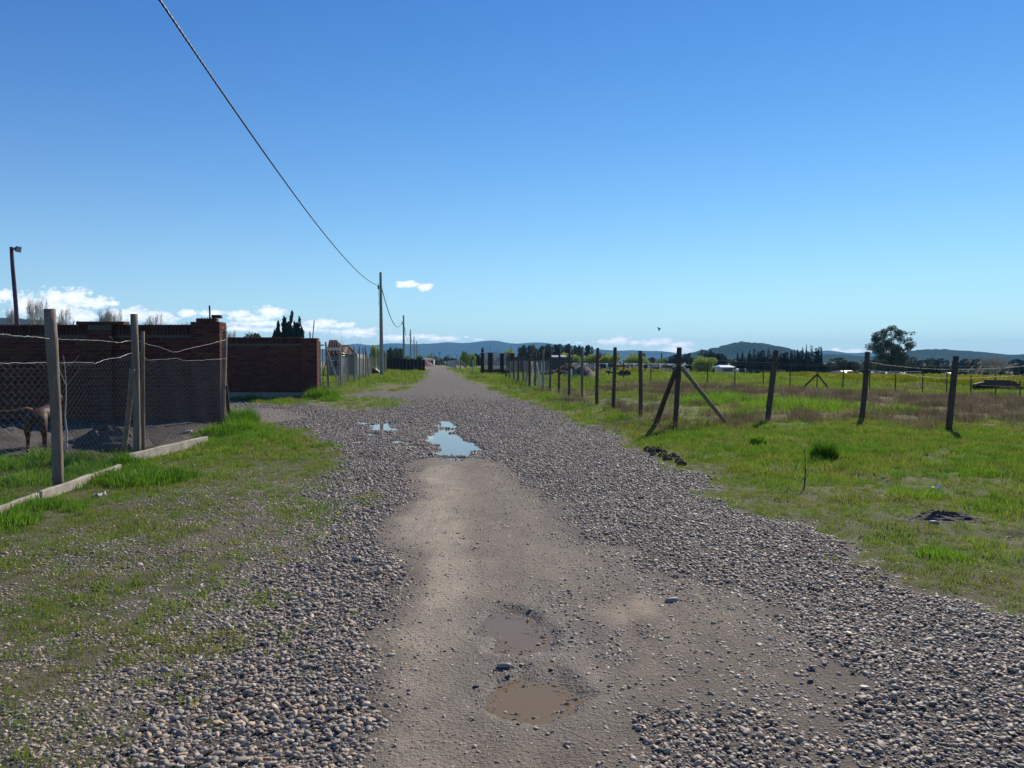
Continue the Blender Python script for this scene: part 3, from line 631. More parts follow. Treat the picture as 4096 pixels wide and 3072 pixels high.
# ---------------------------------------------------------------- hills
def ridge(name, pts, depth, slope_w, cols, seed, tops=0):
    """a range of hills: its crest follows real bearings, its slopes run towards the plain and away from it"""
    M = mat(name + '_slope', cols[0], .95, cols[1], .012, detail=8, spec=0.0)
    us = np.array([p[0] for p in pts], float); vv = np.array([p[1] for p in pts], float)
    n = 260; u = np.linspace(us[0], us[-1], n); v = np.interp(u, us, vv)
    k = np.ones(5) / 5; v = np.convolve(np.pad(v, 2, mode='edge'), k, 'valid')
    rows = 26; V = []; Fs = []
    for j in range(rows):
        t = j / (rows - 1)                                # 0 foot in front .. 1 foot behind
        prof = math.sin(min(t / .55, 1) * math.pi / 2) ** 1.4 if t < .55 else max(0, 1 - (t - .55) / .45) ** 1.2
        for i in range(n):
            a = (u[i] - 2048) / F; crest = (1446 - v[i]) / F * depth + HC
            spur = 1 - (.32 * abs(math.sin(a * 38 + seed + 2.2 * vn(a * 9, seed, 3))) + .25 * vn(a * 60, t * 4, seed)) * (1 - prof) * (1 if t < .55 else .3)
            rough = (vn(a * 420, t * 30, seed + 5) - .5) * tops * prof
            d = depth + (t - .55) * slope_w
            V.append((a * depth + (vn(t * 5, a * 20, seed) - .5) * slope_w * .05, d, max(-6, crest * prof * spur + rough - 5 * (1 - prof))))
    for j in range(rows - 1):
        for i in range(n - 1): Fs.append((j * n + i, j * n + i + 1, (j + 1) * n + i + 1, (j + 1) * n + i))
    me = bpy.data.meshes.new(name); me.from_pydata(V, [], Fs); me.update(); me.materials.append(M)
    me.polygons.foreach_set('use_smooth', [True] * len(me.polygons)); o = link(name, me); o['kind'] = 'structure'
ridge('mountain_range', [(700,1440),(1000,1420),(1300,1396),(1380,1382),(1420,1370),(1470,1384),(1530,1376),(1570,1371),(1650,1378),(1700,1373),(1740,1376),(1780,1366),(1815,1370),(1855,1374),(1900,1367),(1940,1364),(1968,1359),(2005,1366),(2045,1377),(2100,1371),(2160,1369),(2210,1376),(2240,1382),(2262,1380),(2282,1378),(2310,1386),(2350,1394),(2400,1397),(2470,1404),(2525,1399),(2570,1404),(2650,1403),(2700,1413),(2760,1420),(2900,1425),(3200,1412),(3296,1401),(3340,1404),(3390,1414),(3430,1412),(3480,1409),(3600,1412),(3800,1425),(4300,1430)], 5200, 1000, ((.05, .07, .06), (.03, .045, .04)), 3)
ridge('wooded_hill', [(2560,1447),(2640,1436),(2740,1416),(2800,1402),(2840,1396),(2870,1389),(2900,1376),(2940,1368),(2970,1370),(3000,1371),(3060,1378),(3110,1391),(3160,1406),(3230,1424),(3330,1440),(3420,1446)], 1900, 500, ((.045, .065, .035), (.022, .035, .022)), 8, tops=5)
ridge('eastern_hill', [(2980,1446),(3100,1432),(3220,1420),(3300,1416),(3360,1420),(3400,1425),(3440,1427),(3500,1424),(3560,1417),(3640,1406),(3690,1397),(3770,1398),(3840,1404),(3930,1414),(4010,1421),(4096,1418),(4300,1404),(4600,1400),(5000,1430)], 2100, 600, ((.045, .065, .035), (.022, .035, .022)), 5, tops=5)
ridge('low_western_hill', [(-900,1290),(-400,1268),(0,1272),(120,1276),(200,1284),(270,1296),(360,1330),(470,1380),(600,1440)], 1100, 400, ((.07, .075, .06), (.035, .04, .035)), 12, tops=2)

# ---------------------------------------------------------------- trees: a crown of leaf clumps on a trunk with limbs
def clump_leaves(mb, cl, n, size, r, hang=0.0, shell=.55):
    """cl: list of (x, y, z, rx, ry, rz)"""
    vol = [c[3] * c[4] * c[5] for c in cl]; tot = sum(vol)
    for c, vo_ in zip(cl, vol):
        for _ in range(max(6, int(n * vo_ / tot))):
            while True:
                p = Vector((r.uniform(-1, 1), r.uniform(-1, 1), r.uniform(-1, 1)))
                if p.length <= 1: break
            if p.length > 1e-3: p = p.normalized() * (shell + (1 - shell) * p.length ** .7) if r.random() < .75 else p
            p = p * r.uniform(.86, 1.12)
            q = Vector((c[0] + p.x * c[3], c[1] + p.y * c[4], c[2] + p.z * c[5]))
            s = size * r.uniform(.7, 1.9)
            a = Vector((r.gauss(0, 1), r.gauss(0, 1), r.gauss(0, 1))).normalized() * s
            b = a.orthogonal().normalized() * s * r.uniform(.4, .9)
            if hang: a = Vector((r.gauss(0, .2), r.gauss(0, .2), -1)).normalized() * s * (1 + hang); b = a.orthogonal().normalized() * s * .35
            mb.add([q - a * .5, q + b * .5, q + a * .5, q - b * .5], [(0, 1, 2, 3)])
def make_tree(kind, seed):
    r = random.Random(seed); tr = MB(); cr = MB(); lm = M_DARKT
    if kind == 'willow':
        cl = [(0, 0, .45, .34, .34, .36)] + [(r.uniform(-.34, .34), r.uniform(-.3, .3), r.uniform(.2, .85), r.uniform(.09, .17), .15, r.uniform(.12, .2)) for _ in range(16)]; cl = [c for c in cl if abs(c[0]) < .40 - max(0, c[2] - .6) * .8]
        clump_leaves(cr, cl, 5200, .035, r, hang=1.6); lm = M_WILLOW; hh = .5
    elif kind == 'round':
        cl = [(0, 0, .55, .36, .36, .38)] + [(r.uniform(-.32, .32), r.uniform(-.3, .3), r.uniform(.25, .82), r.uniform(.12, .22), .18, r.uniform(.1, .2)) for _ in range(12)]
        clump_leaves(cr, cl, 4200, .04, r); lm = M_DARKT; hh = .5
    elif kind == 'olive':
        cl = [(0, 0, .5, .38, .36, .36)] + [(r.uniform(-.32, .32), r.uniform(-.3, .3), r.uniform(.2, .8), r.uniform(.1, .2), .16, r.uniform(.1, .2)) for _ in range(12)]
        clump_leaves(cr, cl, 3600, .04, r); lm = M_OLIVE; hh = .5
    elif kind == 'grove':                                  # eucalyptus head: tall lobes on bare stems
        cl = []
        for k in range(6):
            x = -.34 + .68 * k / 5 + r.uniform(-.04, .04); top = r.uniform(.78, .97)
            for q in range(4): cl.append((x + r.uniform(-.05, .05), r.uniform(-.2, .2), top - .11 - q * .17, r.uniform(.09, .14), .16, r.uniform(.09, .13)))
        cl.append((0, 0, .3, .46, .25, .28)); clump_leaves(cr, cl, 8000, .038, r, shell=.3); lm = M_EUC; hh = .6
    elif kind == 'pines':                                  # a cluster of narrow spires
        cl = []
        for k in range(5):
            x = -.34 + .17 * k + r.uniform(-.03, .03); top = r.uniform(.75, 1.0); yb = r.uniform(-.2, .2)
            for q in range(8):
                t = q / 7; cl.append((x + r.uniform(-.015, .015), yb, top - .06 - t * (top - .1), .075 + .10 * t, .07 + .12 * t, .09))
        clump_leaves(cr, cl, 6000, .045, r, shell=.3); lm = M_PINE; hh = .7
    elif kind == 'spire':
        cl = [(r.uniform(-.04, .04), 0, .93 - .1 * q, .07 + .042 * q, .07 + .042 * q, .075) for q in range(9)]
        clump_leaves(cr, cl, 3500, .06, r, shell=.3); lm = M_PINE; hh = .8
    elif kind == 'araucaria':                              # ragged many-topped conifer
        cl = []
        for (x, top, bot, w) in ((.10, 1.0, .15, .085), (-.10, .80, .1, .12), (.34, .86, .25, .075), (-.30, .66, .1, .10), (.0, .62, .05, .22), (.22, .66, .05, .14), (-.43, .45, .25, .06), (.44, .55, .3, .05)):
            n_ = 6
            for q in range(n_):
                t = q / (n_ - 1); cl.append((x + r.uniform(-.03, .03), r.uniform(-.1, .1), top - .05 - t * (top - bot - .05), w * (.4 + .8 * t), w, .075))
        cl = [(a, b, .42 + .58 * c, d, e, f) for a, b, c, d, e, f in cl]; clump_leaves(cr, cl, 9000, .042, r, shell=.3); lm = M_PINE; hh = .85
    elif kind == 'bigeuc':                                 # the lone spreading gum: open crown, sky through the gaps
        cl = []
        for _ in range(64):
            a = r.uniform(0, 6.28); q = math.sqrt(r.random()); x = math.cos(a) * q * .42; zz = .66 + math.sin(a) * q * .30
            cl.append((x, r.uniform(-.2, .2), zz, r.uniform(.045, .09), r.uniform(.05, .1), r.uniform(.035, .07)))
        cl += [(-.24, 0, .80, .15, .12, .075), (-.30, .05, .72, .10, .1, .06), (0, 0, .93, .10, .1, .05), (.08, 0, .88, .08, .08, .04)]
        for _ in range(22): cl.append((r.uniform(-.30, .34), r.uniform(-.2, .2), r.uniform(.36, .66), r.uniform(.06, .10), .1, r.uniform(.05, .08)))
        for _ in range(16): cl.append((r.uniform(-.36, .40), r.uniform(-.2, .2), r.uniform(.22, .42), r.uniform(.07, .13), .1, r.uniform(.05, .09)))
        cl_unused = [(-.24, 0, .80, .17, .14, .085), (-.30, .1, .70, .13, .14, .08), (.0, 0, .92, .13, .12, .07), (.05, .05, .80, .14, .12, .07), (.25, 0, .79, .13, .12, .06), (.36, .05, .68, .09, .1, .07), (.40, 0, .58, .07, .08, .06),
              (-.40, 0, .60, .07, .08, .07), (-.12, .0, .66, .12, .12, .06), (.12, 0, .66, .13, .12, .06), (.28, 0, .60, .08, .1, .04), (-.28, 0, .50, .08, .1, .045), (-.24, 0, .34, .2, .16, .10), (.05, 0, .40, .18, .16, .09), (.26, 0, .34, .15, .14, .09), (.0, 0, .27, .30, .2, .07)]
        clump_leaves(cr, cl, 17000, .019, r, shell=.1); lm = M_EUC; hh = .45
    elif kind == 'gum':
        cl = [(-.12, 0, .82, .28, .22, .15), (.3, 0, .83, .13, .12, .09), (.34, 0, .66, .13, .12, .1), (-.1, 0, .58, .34, .25, .13), (.0, 0, .35, .42, .3, .15), (-.2, 0, .18, .25, .2, .12)]
        clump_leaves(cr, cl, 5500, .045, r, shell=.3); lm = M_EUC; hh = .55
    if kind == 'bare' or kind == 'sapling':
        def grow(p, d, L_, rad, lev):
            q = p + d * L_; tr_or = tr if lev <= 1 else cr
            tr_or.tube([p, (p + q) / 2 + Vector((r.gauss(0, .01), r.gauss(0, .01), 0)), q], [rad, rad * .85, rad * .65], 3 if lev > 1 else 5, cap=False)
            if lev >= (6 if kind == 'bare' else 2): return
            for _ in range((4 if lev == 0 else 3) if kind == 'bare' else 3):
                nd = (d + Vector((r.gauss(0, .42), r.gauss(0, .42), r.gauss(.12, .25)))).normalized()
                grow(p + d * L_ * r.uniform(.45, 1.0), nd, L_ * r.uniform(.6, .85), max(rad * .6, .0016), lev + 1)
        if kind == 'bare':
            grow(Vector((0, 0, 0)), Vector((0, 0, 1)), .30, .022, 0); grow(Vector((-.01, 0, 0)), Vector((-.35, 0, 1)).normalized(), .30, .015, 0); grow(Vector((.01, 0, 0)), Vector((.35, .1, 1)).normalized(), .3, .015, 0)
        else: grow(Vector((0, 0, 0)), Vector((.04, 0, 1)), .62, .012, 0)
        lm = M_TWIG
    elif kind == 'bigeuc':
        tr.tube([(0, 0, -.02), (0, 0, .2), (-.01, 0, .35)], [.035, .028, .022], 7, wob=.1)
        for (x, z_) in ((-.24, .80), (0, .92), (.05, .8), (.25, .79), (.36, .68), (-.4, .6), (.12, .66), (-.12, .66), (.40, .58), (-.3, .7)):
            tr.tube([(0, 0, .25 + r.uniform(-.05, .1)), (x * .35, r.uniform(-.04, .04), .25 + (z_ - .25) * .45), (x * .75, r.uniform(-.05, .05), .25 + (z_ - .25) * .8), (x, 0, z_)], [.014, .010, .006, .003], 4)
    else:
        tr.tube([(0, 0, -.02), (r.uniform(-.02, .02), 0, hh * .5), (0, 0, hh)], [.03, .022, .012], 6, wob=.1)
        for _ in range(6):
            a = r.uniform(0, 6.28); z0 = hh * r.uniform(.3, .8); tr.tube([(0, 0, z0), (math.cos(a) * .12, math.sin(a) * .12, z0 + .1), (math.cos(a) * .25, math.sin(a) * .25, z0 + .2)], [.010, .007, .003], 4)
    xs = [q[0] for q in cr.v]; zs = [q[2] for q in cr.v]
    w = max(xs) - min(xs); top = max(zs); mid = (max(xs) + min(xs)) / 2
    for mb in (tr, cr): mb.v = [((a - mid) / w, b / w, c / top) for a, b, c in mb.v]
    return tr.mesh('trunk', M_TRUNK if kind != 'bare' else M_TWIG), cr.mesh('crown', lm)
TREES = {}
def tree(kind, u, vtop, wpx, depth, name, label, group=None, var=0, vbot=None, rz=None):
    key = (kind, var)
    if key not in TREES: TREES[key] = make_tree(kind, 100 + 17 * var + len(kind) * 5)
    t, c = TREES[key]; top = P(u, vtop, depth); x = top.x; zg = float(gz(x, depth))
    h = top.z - zg; w = wpx * depth / F
    o = thing(name, label, 'tree', (x, depth, zg), group, rz=(random.uniform(-.35, .35) if rz is None else rz) + (math.pi if (kind in ('willow', 'round') and random.random() < .5) else 0)); o.scale = (w, w, h)
    link('trunk', t, o); link('crown' if kind not in ('bare', 'sapling') else 'branches', c, o)
    return o
def zt(k, kind, x, ytop, w, depth, name, label, group=None, var=0, **kw):
    u, v = z(k, x, ytop); return tree(kind, u, v, w * ZN[k][2], depth, name, label, group, var, **kw)
GB = 'bare winter trees beyond the brick wall'
zt(1, 'bare', 325, 478, 250, 95, 'bare_tree', 'tallest pale bare tree beyond the brick wall, between lamp pole and nearest post', GB)
zt(1, 'bare', 60, 600, 160, 110, 'bare_tree', 'small bare tree beyond the wall just beside the lamp pole', GB, 1)
zt(1, 'bare', 575, 590, 170, 120, 'bare_tree', 'thin bare tree beyond the wall, just past the nearest fence post', GB, 2)
zt(1, 'bare', 880, 610, 260, 110, 'bare_tree', 'broad bushy bare tree above the middle pilaster of the brick wall', GB, 1)
zt(1, 'bare', 1010, 600, 200, 125, 'bare_tree', 'bare tree beside the broad one, close to the second fence post', GB, 0)
zt(1, 'bare', 1370, 655, 260, 130, 'bare_tree', 'low wide bare tree beyond the wall, past the second fence post', GB, 2)
zt(1, 'bare', 1600, 735, 200, 150, 'bare_tree', 'lowest bare tree showing just above the brick wall', GB, 1)
zt(1, 'bare', 2030, 790, 170, 110, 'bare_tree', 'bare tree in the gap just past the brick pillar', GB, 0)
zt(3, 'olive', 590, 630, 250, 130, 'scrub_tree', 'low olive green treetop showing over the second brick wall')
zt(3, 'araucaria', 970, 382, 360, 120, 'conifer_tree', 'dark ragged conifer with several tops behind the second brick wall')
for i, (x, yt, w) in enumerate([(520, 360, 60), (748, 372, 90), (885, 368, 60), (1050, 410, 80), (1160, 530, 50), (770, 480, 70)]):
    zt(4, 'sapling', x, yt, w, 62 + i * 3, 'bare_sapling', ['thin bare sapling above the tiled roof', 'forked bare sapling beside the tiled roof', 'bare sapling seen against the white cloud', 'leaning bare sapling above the mesh fence', 'short bare stem among the far fence posts', 'low twiggy sapling at the end of the tiled roof'][i], 'bare saplings behind the mesh fence', i % 2)
GW = 'pale green willows'
for (k, x, yt, w, d, v, lab) in [(4, 1310, 545, 190, 150, 0, 'pale spring willow behind the nearest concrete pole'), (4, 1420, 600, 220, 160, 1, 'rounder yellow-green willow touching the nearest concrete pole'),
    (5, 100, 622, 120, 330, 1, 'small pale willow between the first two far concrete poles'), (5, 290, 608, 150, 340, 0, 'round pale willow behind the row of concrete poles'), (5, 430, 612, 160, 330, 2, 'round pale willow behind the white house at the road end'), (5, 610, 655, 120, 350, 0, 'small pale willow past the road end'),
    (5, 960, 552, 200, 175, 0, 'large light green willow standing before the mountains by the road'), (5, 1065, 585, 130, 178, 2, 'lower willow joined to the large one by the gate pillars'), (5, 1610, 520, 200, 150, 1, 'feathery half-bare willow behind the iron railings'),
    (6, 350, 490, 190, 165, 1, 'bright willow at the end of the grey wall'), (6, 480, 520, 170, 170, 2, 'willow just past the end of the grey wall'), (6, 690, 510, 260, 190, 0, 'willow under the tall gum tree'), (6, 920, 505, 300, 190, 1, 'wide willow between two tall posts, over the greenhouses'), (6, 1220, 500, 320, 185, 2, 'largest round willow above the greenhouses'),
    (6, 1380, 590, 140, 200, 0, 'low willow between the round one and the slim poplar'), (6, 1560, 560, 160, 170, 0, 'bushy willow at the foot of the slim poplar'), (6, 2110, 530, 330, 150, 1, 'big round willow past the braced corner post')]:
    zt(k, 'willow', x, yt, w, d, 'willow_tree', lab, GW, v)
GE = 'dark grove behind the grey wall'
for (x, yt, w, v, lab) in [(1820, 472, 160, 0, 'dark gum standing a little apart at the edge of the grove'), (2010, 462, 220, 1, 'dark gum of the grove over the brick pillars'), (2180, 458, 230, 0, 'widest gum of the dark grove'), (2390, 450, 200, 2, 'dark gum of the grove above the wall caps'), (2520, 452, 150, 1, 'tall dark gum of the grove next to the last one'), (2640, 472, 130, 0, 'last dark gum of the grove before the gap')]:
    zt(5, 'grove', x, yt, w * 1.35, 210, 'gum_tree', lab, GE, v)
zt(6, 'gum', 650, 403, 125, 230, 'gum_tree', 'tall two-headed gum tree rising over the willows')
zt(6, 'spire', 1568, 488, 50, 175, 'poplar_tree', 'slim dark poplar rising from a willow')
for (k, kind, x, yt, w, d, v, lab) in [(4, 'round', 1600, 610, 130, 190, 0, 'dark tree right behind the nearest concrete pole'), (4, 'round', 1750, 612, 160, 200, 1, 'dark tree between the first two concrete poles'), (4, 'gum', 1680, 660, 200, 205, 0, 'low dark gum between the first two concrete poles'),
    (5, 'round', 0, 520, 90, 230, 0, 'dark tree behind the second concrete pole'), (5, 'pines', 680, 640, 60, 330, 0, 'small dark conifer near the far power poles'), (5, 'round', 520, 640, 110, 360, 1, 'dark low tree beside the white house'), (5, 'round', 760, 668, 160, 340, 0, 'dark low tree beyond the mesh fence'), (5, 'gum', 1130, 600, 110, 190, 0, 'grey green gum just past the large willow'), (5, 'round', 1160, 640, 90, 185, 1, 'low bushy tree next to the gate pillar'),
    (6, 'round', 1335, 500, 60, 260, 0, 'dark treetop between two willows'), (6, 'round', 1440, 560, 120, 250, 1, 'dark tree past the largest willow'), (6, 'round', 1700, 600, 120, 240, 0, 'dark bluish tree at the foot of the wooded hill'), (6, 'round', 1880, 570, 150, 235, 1, 'dark tree just past the braced corner post'), (6, 'spire', 860, 484, 30, 300, 0, 'tiny dark conifer over the willows'), (6, 'pines', 785, 485, 40, 300, 0, 'tiny pair of conifers over the willows'), (6, 'pines', 1005, 500, 40, 300, 0, 'tiny conifer between two tall posts'),
    (7, 'pines', 60, 618, 150, 210, 0, 'tall dark conifers above the round willow'), (7, 'round', 150, 650, 130, 205, 0, 'dark round tree behind the willow'), (7, 'round', 265, 668, 170, 170, 1, 'dark round tree above the white-roofed house'), (7, 'olive', 370, 745, 120, 190, 0, 'greyish bush near the white-roofed house'),
    (7, 'pines', 540, 650, 130, 165, 1, 'dark pine group beside the house'), (7, 'spire', 622, 612, 110, 160, 0, 'pointed dark conifer in the pine belt'), (7, 'pines', 730, 620, 170, 165, 0, 'dark conifer belt just before the leaning post'), (7, 'pines', 850, 605, 150, 165, 1, 'tallest conifers just before the leaning post'), (7, 'pines', 1020, 640, 160, 165, 0, 'dark conifers just past the leaning post'), (7, 'pines', 1160, 640, 170, 165, 1, 'conifers in the middle of the dark belt'), (7, 'pines', 1230, 620, 120, 160, 0, 'conifers at the foot of the tall spires'),
    (7, 'spire', 1342, 550, 75, 150, 0, 'tallest narrow spire of the conifer belt'), (7, 'pines', 1300, 595, 130, 152, 1, 'paired spires with purple shade in the conifer belt'), (7, 'pines', 1460, 572, 190, 148, 0, 'thick clump of tall conifers at the belt end'), (7, 'spire', 1495, 570, 60, 150, 0, 'narrow spire at the belt end'), (7, 'spire', 1535, 600, 60, 150, 0, 'last narrow spire of the conifer belt'),
    (7, 'round', 1560, 800, 130, 150, 0, 'low dark tree after the conifer belt'), (7, 'round', 1640, 790, 110, 155, 1, 'low round tree before the distant ridge'), (7, 'olive', 1720, 800, 130, 150, 1, 'scrubby tree before the distant ridge'), (7, 'gum', 1830, 765, 210, 150, 0, 'broad dark gum beside the low barn'), (7, 'round', 1940, 770, 110, 160, 0, 'dark tree right behind the low barn'), (7, 'olive', 2040, 830, 140, 165, 0, 'dull green bush by the low barn'),
    (8, 'round', 20, 610, 110, 150, 0, 'dark tree behind the third tall post'), (8, 'pines', 860, 610, 130, 150, 0, 'dark pointed trees next to the lone gum'), (8, 'round', 760, 640, 170, 150, 1, 'dark round tree tucked against the lone gum'), (8, 'olive', 920, 655, 140, 155, 0, 'brownish bush beyond the long low roof'), (8, 'round', 1030, 665, 170, 145, 0, 'round dark tree above the end of the long roof'), (8, 'spire', 980, 620, 40, 160, 0, 'tiny lollipop treetop before the ridge'),
    (8, 'spire', 1125, 575, 85, 145, 0, 'dark spire rising from the bushes'), (8, 'round', 1180, 700, 130, 145, 1, 'bushy dark tree below the spire'), (8, 'round', 1250, 675, 110, 150, 0, 'dark tree close to the last tall post'), (8, 'olive', 1430, 700, 150, 150, 1, 'brown bare bush behind the shed roof'), (8, 'olive', 1560, 715, 140, 155, 0, 'pale brown thicket past the shed roof'), (8, 'olive', 1680, 720, 160, 150, 1, 'pale thicket beside the bare tree'),
    (8, 'round', 1790, 735, 130, 120, 0, 'dark shrub under the bare tree'), (8, 'round', 1920, 735, 120, 120, 1, 'second dark shrub under the bare tree'), (8, 'olive', 2060, 742, 170, 140, 0, 'yellowish bush before the dark conifer'), (8, 'spire', 2180, 660, 130, 110, 0, 'dark conifer at the far end of the field'), (8, 'round', 2110, 690, 60, 120, 1, 'small dark treetop beside the last conifer')]:
    zt(k, 'grove' if k == 4 else kind, x, yt, w * (1.5 if kind == 'pines' else 1.3 if kind in ('round', 'olive') else 1), d, {'pines': 'pine_tree', 'spire': 'pine_tree', 'round': 'dark_tree', 'olive': 'scrub_tree', 'gum': 'gum_tree'}[kind], lab, 'trees along the far side of the fields', v)
zt(8, 'bigeuc', 555, 155, 610, 148, 'eucalyptus_tree', 'big lone gum tree with an open crown, tallest on the field edge', rz=0)
zt(8, 'bare', 1850, 520, 430, 118, 'bare_tree', 'wide bare tree fanning out against the blue ridge', None, 2)

# ---------------------------------------------------------------- posts, wires, fences
def post_mesh(p0, p1, r0, r1, n=9, rough=.05, cut=True):
    mb = MB(); p0, p1 = Vector(p0), Vector(p1); k = 6; pts = []; rr = []
    side = Vector((random.gauss(0, 1), random.gauss(0, 1), 0)) * r0 * .16
    for i in range(k + 1):
        t = i / k; pts.append(p0.lerp(p1, t) + side * math.sin(t * 3.1 + .4)); rr.append((r0 + (r1 - r0) * t) * random.uniform(1 - rough, 1 + rough))
    mb.tube(pts, rr, n, wob=.03); return mb
def post(parent, p0, p1, r0, r1=None, m=None, name='post', label=None, **k):
    p0 = Vector(p0); d = (Vector(p1) - p0).normalized(); return part(name, post_mesh(p0 - d * .12, p1, r0, r1 or r0 * .92, **k), m or M_WOOD, parent, True, label)
def wire(parent, pts, r, m=None, name='wire', n=4, jit=0.0, sub=1, label=None):
    q = []
    for i in range(len(pts) - 1):
        a, b = Vector(pts[i]), Vector(pts[i + 1])
        for s in range(sub): q.append(a.lerp(b, s / sub) + Vector((random.gauss(0, jit), random.gauss(0, jit), random.gauss(0, jit))))
    q.append(Vector(pts[-1])); mb = MB(); mb.tube(q, r, n, cap=False); return part(name, mb, m or M_WIRE, parent, True, label)
def barbs(parent, pts, every=.12, m=None):
    mb = MB()
    for i in range(len(pts) - 1):
        a, b = Vector(pts[i]), Vector(pts[i + 1]); n = max(1, int((b - a).length / every))
        for k in range(n):
            c = a.lerp(b, (k + .5) / n); d = Vector((random.uniform(-1, 1), random.uniform(-1, 1), random.choice((-1, 1)))).normalized() * .014
            mb.tube([c - d, c + d], .0011, 3, cap=False)
    part('barbs', mb, m or M_WIRE, parent, stuff=True)
def interp(xs, ys, t): return float(np.interp(t, xs, ys))
def chain_link(parent, line, topz, dia, rad, m, name='wire_mesh', lo=0.0, lumpy=.02, tall=None):
    """line: ground points; topz(s) gives the mesh top; woven zigzag wires"""
    L_ = [Vector((p[0], p[1], 0)) for p in line]; cum = [0]
    for a, b in zip(L_[:-1], L_[1:]): cum.append(cum[-1] + (b - a).length)
    X = [p.x for p in L_]; Y = [p.y for p in L_]
    gzs = [float(hz(p.x, p.y)[0]) for p in L_]
    mb = MB(); tot = cum[-1]; nw = int(tot / dia); tall = tall or dia * 1.05
    for k in range(nw):
        far_ = interp(cum, Y, k * dia) > 12.5; lo_ = lo + (random.random() * tall if far_ else 0)
        pts = []; h = lo_; j = 0
        while True:
            s = min((k + .5 * (j % 2)) * dia, tot); zt_ = topz(s); g = interp(cum, gzs, s)
            if g + h > zt_: break
            w = math.sin(s * 3.3 + h * 2.2) * lumpy
            pts.append(Vector((interp(cum, X, s) + w, interp(cum, Y, s), g + h))); h += tall * .5; j += 1
        if len(pts) > 1: mb.tube(pts, rad, 3, cap=False)
        # the neighbour wire that closes the diamonds
        pts = []; h = lo_; j = 0
        while True:
            s = min((k + (.5 if j % 2 else 1.0)) * dia, tot); zt_ = topz(s); g = interp(cum, gzs, s)
            if g + h > zt_: break
            w = math.sin(s * 3.3 + h * 2.2) * lumpy
            pts.append(Vector((interp(cum, X, s) + w + .002, interp(cum, Y, s), g + h))); h += tall * .5; j += 1
        if len(pts) > 1: mb.tube(pts, rad, 3, cap=False)
    return part(name, mb, m, parent, stuff=True)
# ---------------------------------------------------------------- brick walls
def brick_mesh(name, m, seed, size):
    r = random.Random(seed); bm = bmesh.new(); bmesh.ops.create_cube(bm, size=1)
    for v in bm.verts: v.co = Vector((v.co.x * size[0], v.co.y * size[1], v.co.z * size[2])) + Vector([r.uniform(-.003, .003) for _ in range(3)])
    bmesh.ops.bevel(bm, geom=bm.edges[:], offset=.004, segments=1, affect='EDGES')
    me = bpy.data.meshes.new(name); bm.to_mesh(me); bm.free(); me.materials.append(m); return me
BL, BH, BJ = .30, .080, .014
BR = {}
def bricks(parent, cells, m, name='brick', limit=300):
    """cells: (center, yaw, (length, depth, height)) sorted with the ones seen largest first; the first ones are single parts, the rest one part"""
    rest = MB(); off = Vector((0, 0, 0)); p = parent
    while p is not None: off += p.location; p = p.parent
    for i, (c, yaw, sz) in enumerate(cells):
        c = Vector(c)
        if i < limit:
            key = (m.name, tuple(round(q, 3) for q in sz), i % 3)
            if key not in BR: BR[key] = brick_mesh(name, m, len(BR), sz)
            o = link(name, BR[key], parent, c - off); o.rotation_euler = (random.gauss(0, .004), random.gauss(0, .006), yaw + random.gauss(0, .006))
        else: rest.box(c, sz, Euler((random.gauss(0, .004), random.gauss(0, .006), yaw)).to_matrix())
    if rest.v: part('brick_courses', rest, m, parent, stuff=True)
def wall_run(a, b, z0, z1, face, length=BL, depth=.10, proud=.0):
    """running bond along a-b; face = outward unit normal; returns brick cells whose outer face is `proud` beyond the line a-b"""
    a, b = Vector((a[0], a[1], 0)), Vector((b[0], b[1], 0)); d = (b - a); L_ = d.length; d.normalize(); yaw = math.atan2(d.y, d.x); out = []
    z_ = z0; row = 0
    while z_ + BH <= z1 + .001:
        s = -(row % 2) * (length + BJ) / 2
        while s < L_ - .02:
            s0 = max(s, 0); s1 = min(s + length, L_)
            if s1 - s0 > .05:
                c = a + d * ((s0 + s1) / 2) + Vector(face) * (proud - depth / 2 + random.uniform(-.003, .003)); out.append(((c.x, c.y, z_ + BH / 2), yaw, (round(s1 - s0, 2), depth, BH)))
            s += length + BJ
        z_ += BH + BJ; row += 1
    return out
def soldier(a, b, z0, h, face, w=.075, depth=.14, proud=.03):
    a, b = Vector((a[0], a[1], 0)), Vector((b[0], b[1], 0)); d = (b - a); L_ = d.length; d.normalize(); yaw = math.atan2(d.y, d.x); n = int(L_ / (w + BJ)); out = []
    for i in range(n):
        c = a + d * ((i + .5) * L_ / n) + Vector(face) * (proud - depth / 2 + random.uniform(-.004, .004)); out.append(((c.x, c.y, z0 + h / 2), yaw, (w, depth, h)))
    return out
FN = (0, -1, 0)
# the long garden wall beyond the chain-link fence
g0 = G(*z(2, 1925, 430)); WY = g0.y
def X_at(u, y): return (u - 2048) / F * y
wx1 = X_at(888, WY); wtop = P(300, 1300, WY).z
w1 = thing('brick_wall', 'long dark brick garden wall behind the chain-link fence, ending in a sunlit brick pillar', 'brick wall', (wx1 - 3, WY, 0))
def core(parent, x0, x1, y0, y1, z0, z1, m=M_MORTAR, name='wall_core'):
    mb = MB(); mb.box(((x0 + x1) / 2, (y0 + y1) / 2, (z0 + z1) / 2), (x1 - x0, y1 - y0, z1 - z0)); return part(name, mb, m, parent)
xa, xb = wx1 - 9.5, wx1 - .62
core(w1, xa, xb, WY + .012, WY + .17, -.2, wtop - .03)
cells = wall_run((xa, WY), (xb, WY), .02, wtop - .28, FN)
cells.sort(key=lambda c: (abs(c[0][0] - (wx1 - 3.0)) > 3.2, c[0][2] < .9, random.random()))
bricks(w1, cells, M_BRICK)
cap = soldier((xa, WY), (xb, WY), wtop - .23, .24, FN); bricks(w1, cap, M_BRICKD, 'cap_brick')
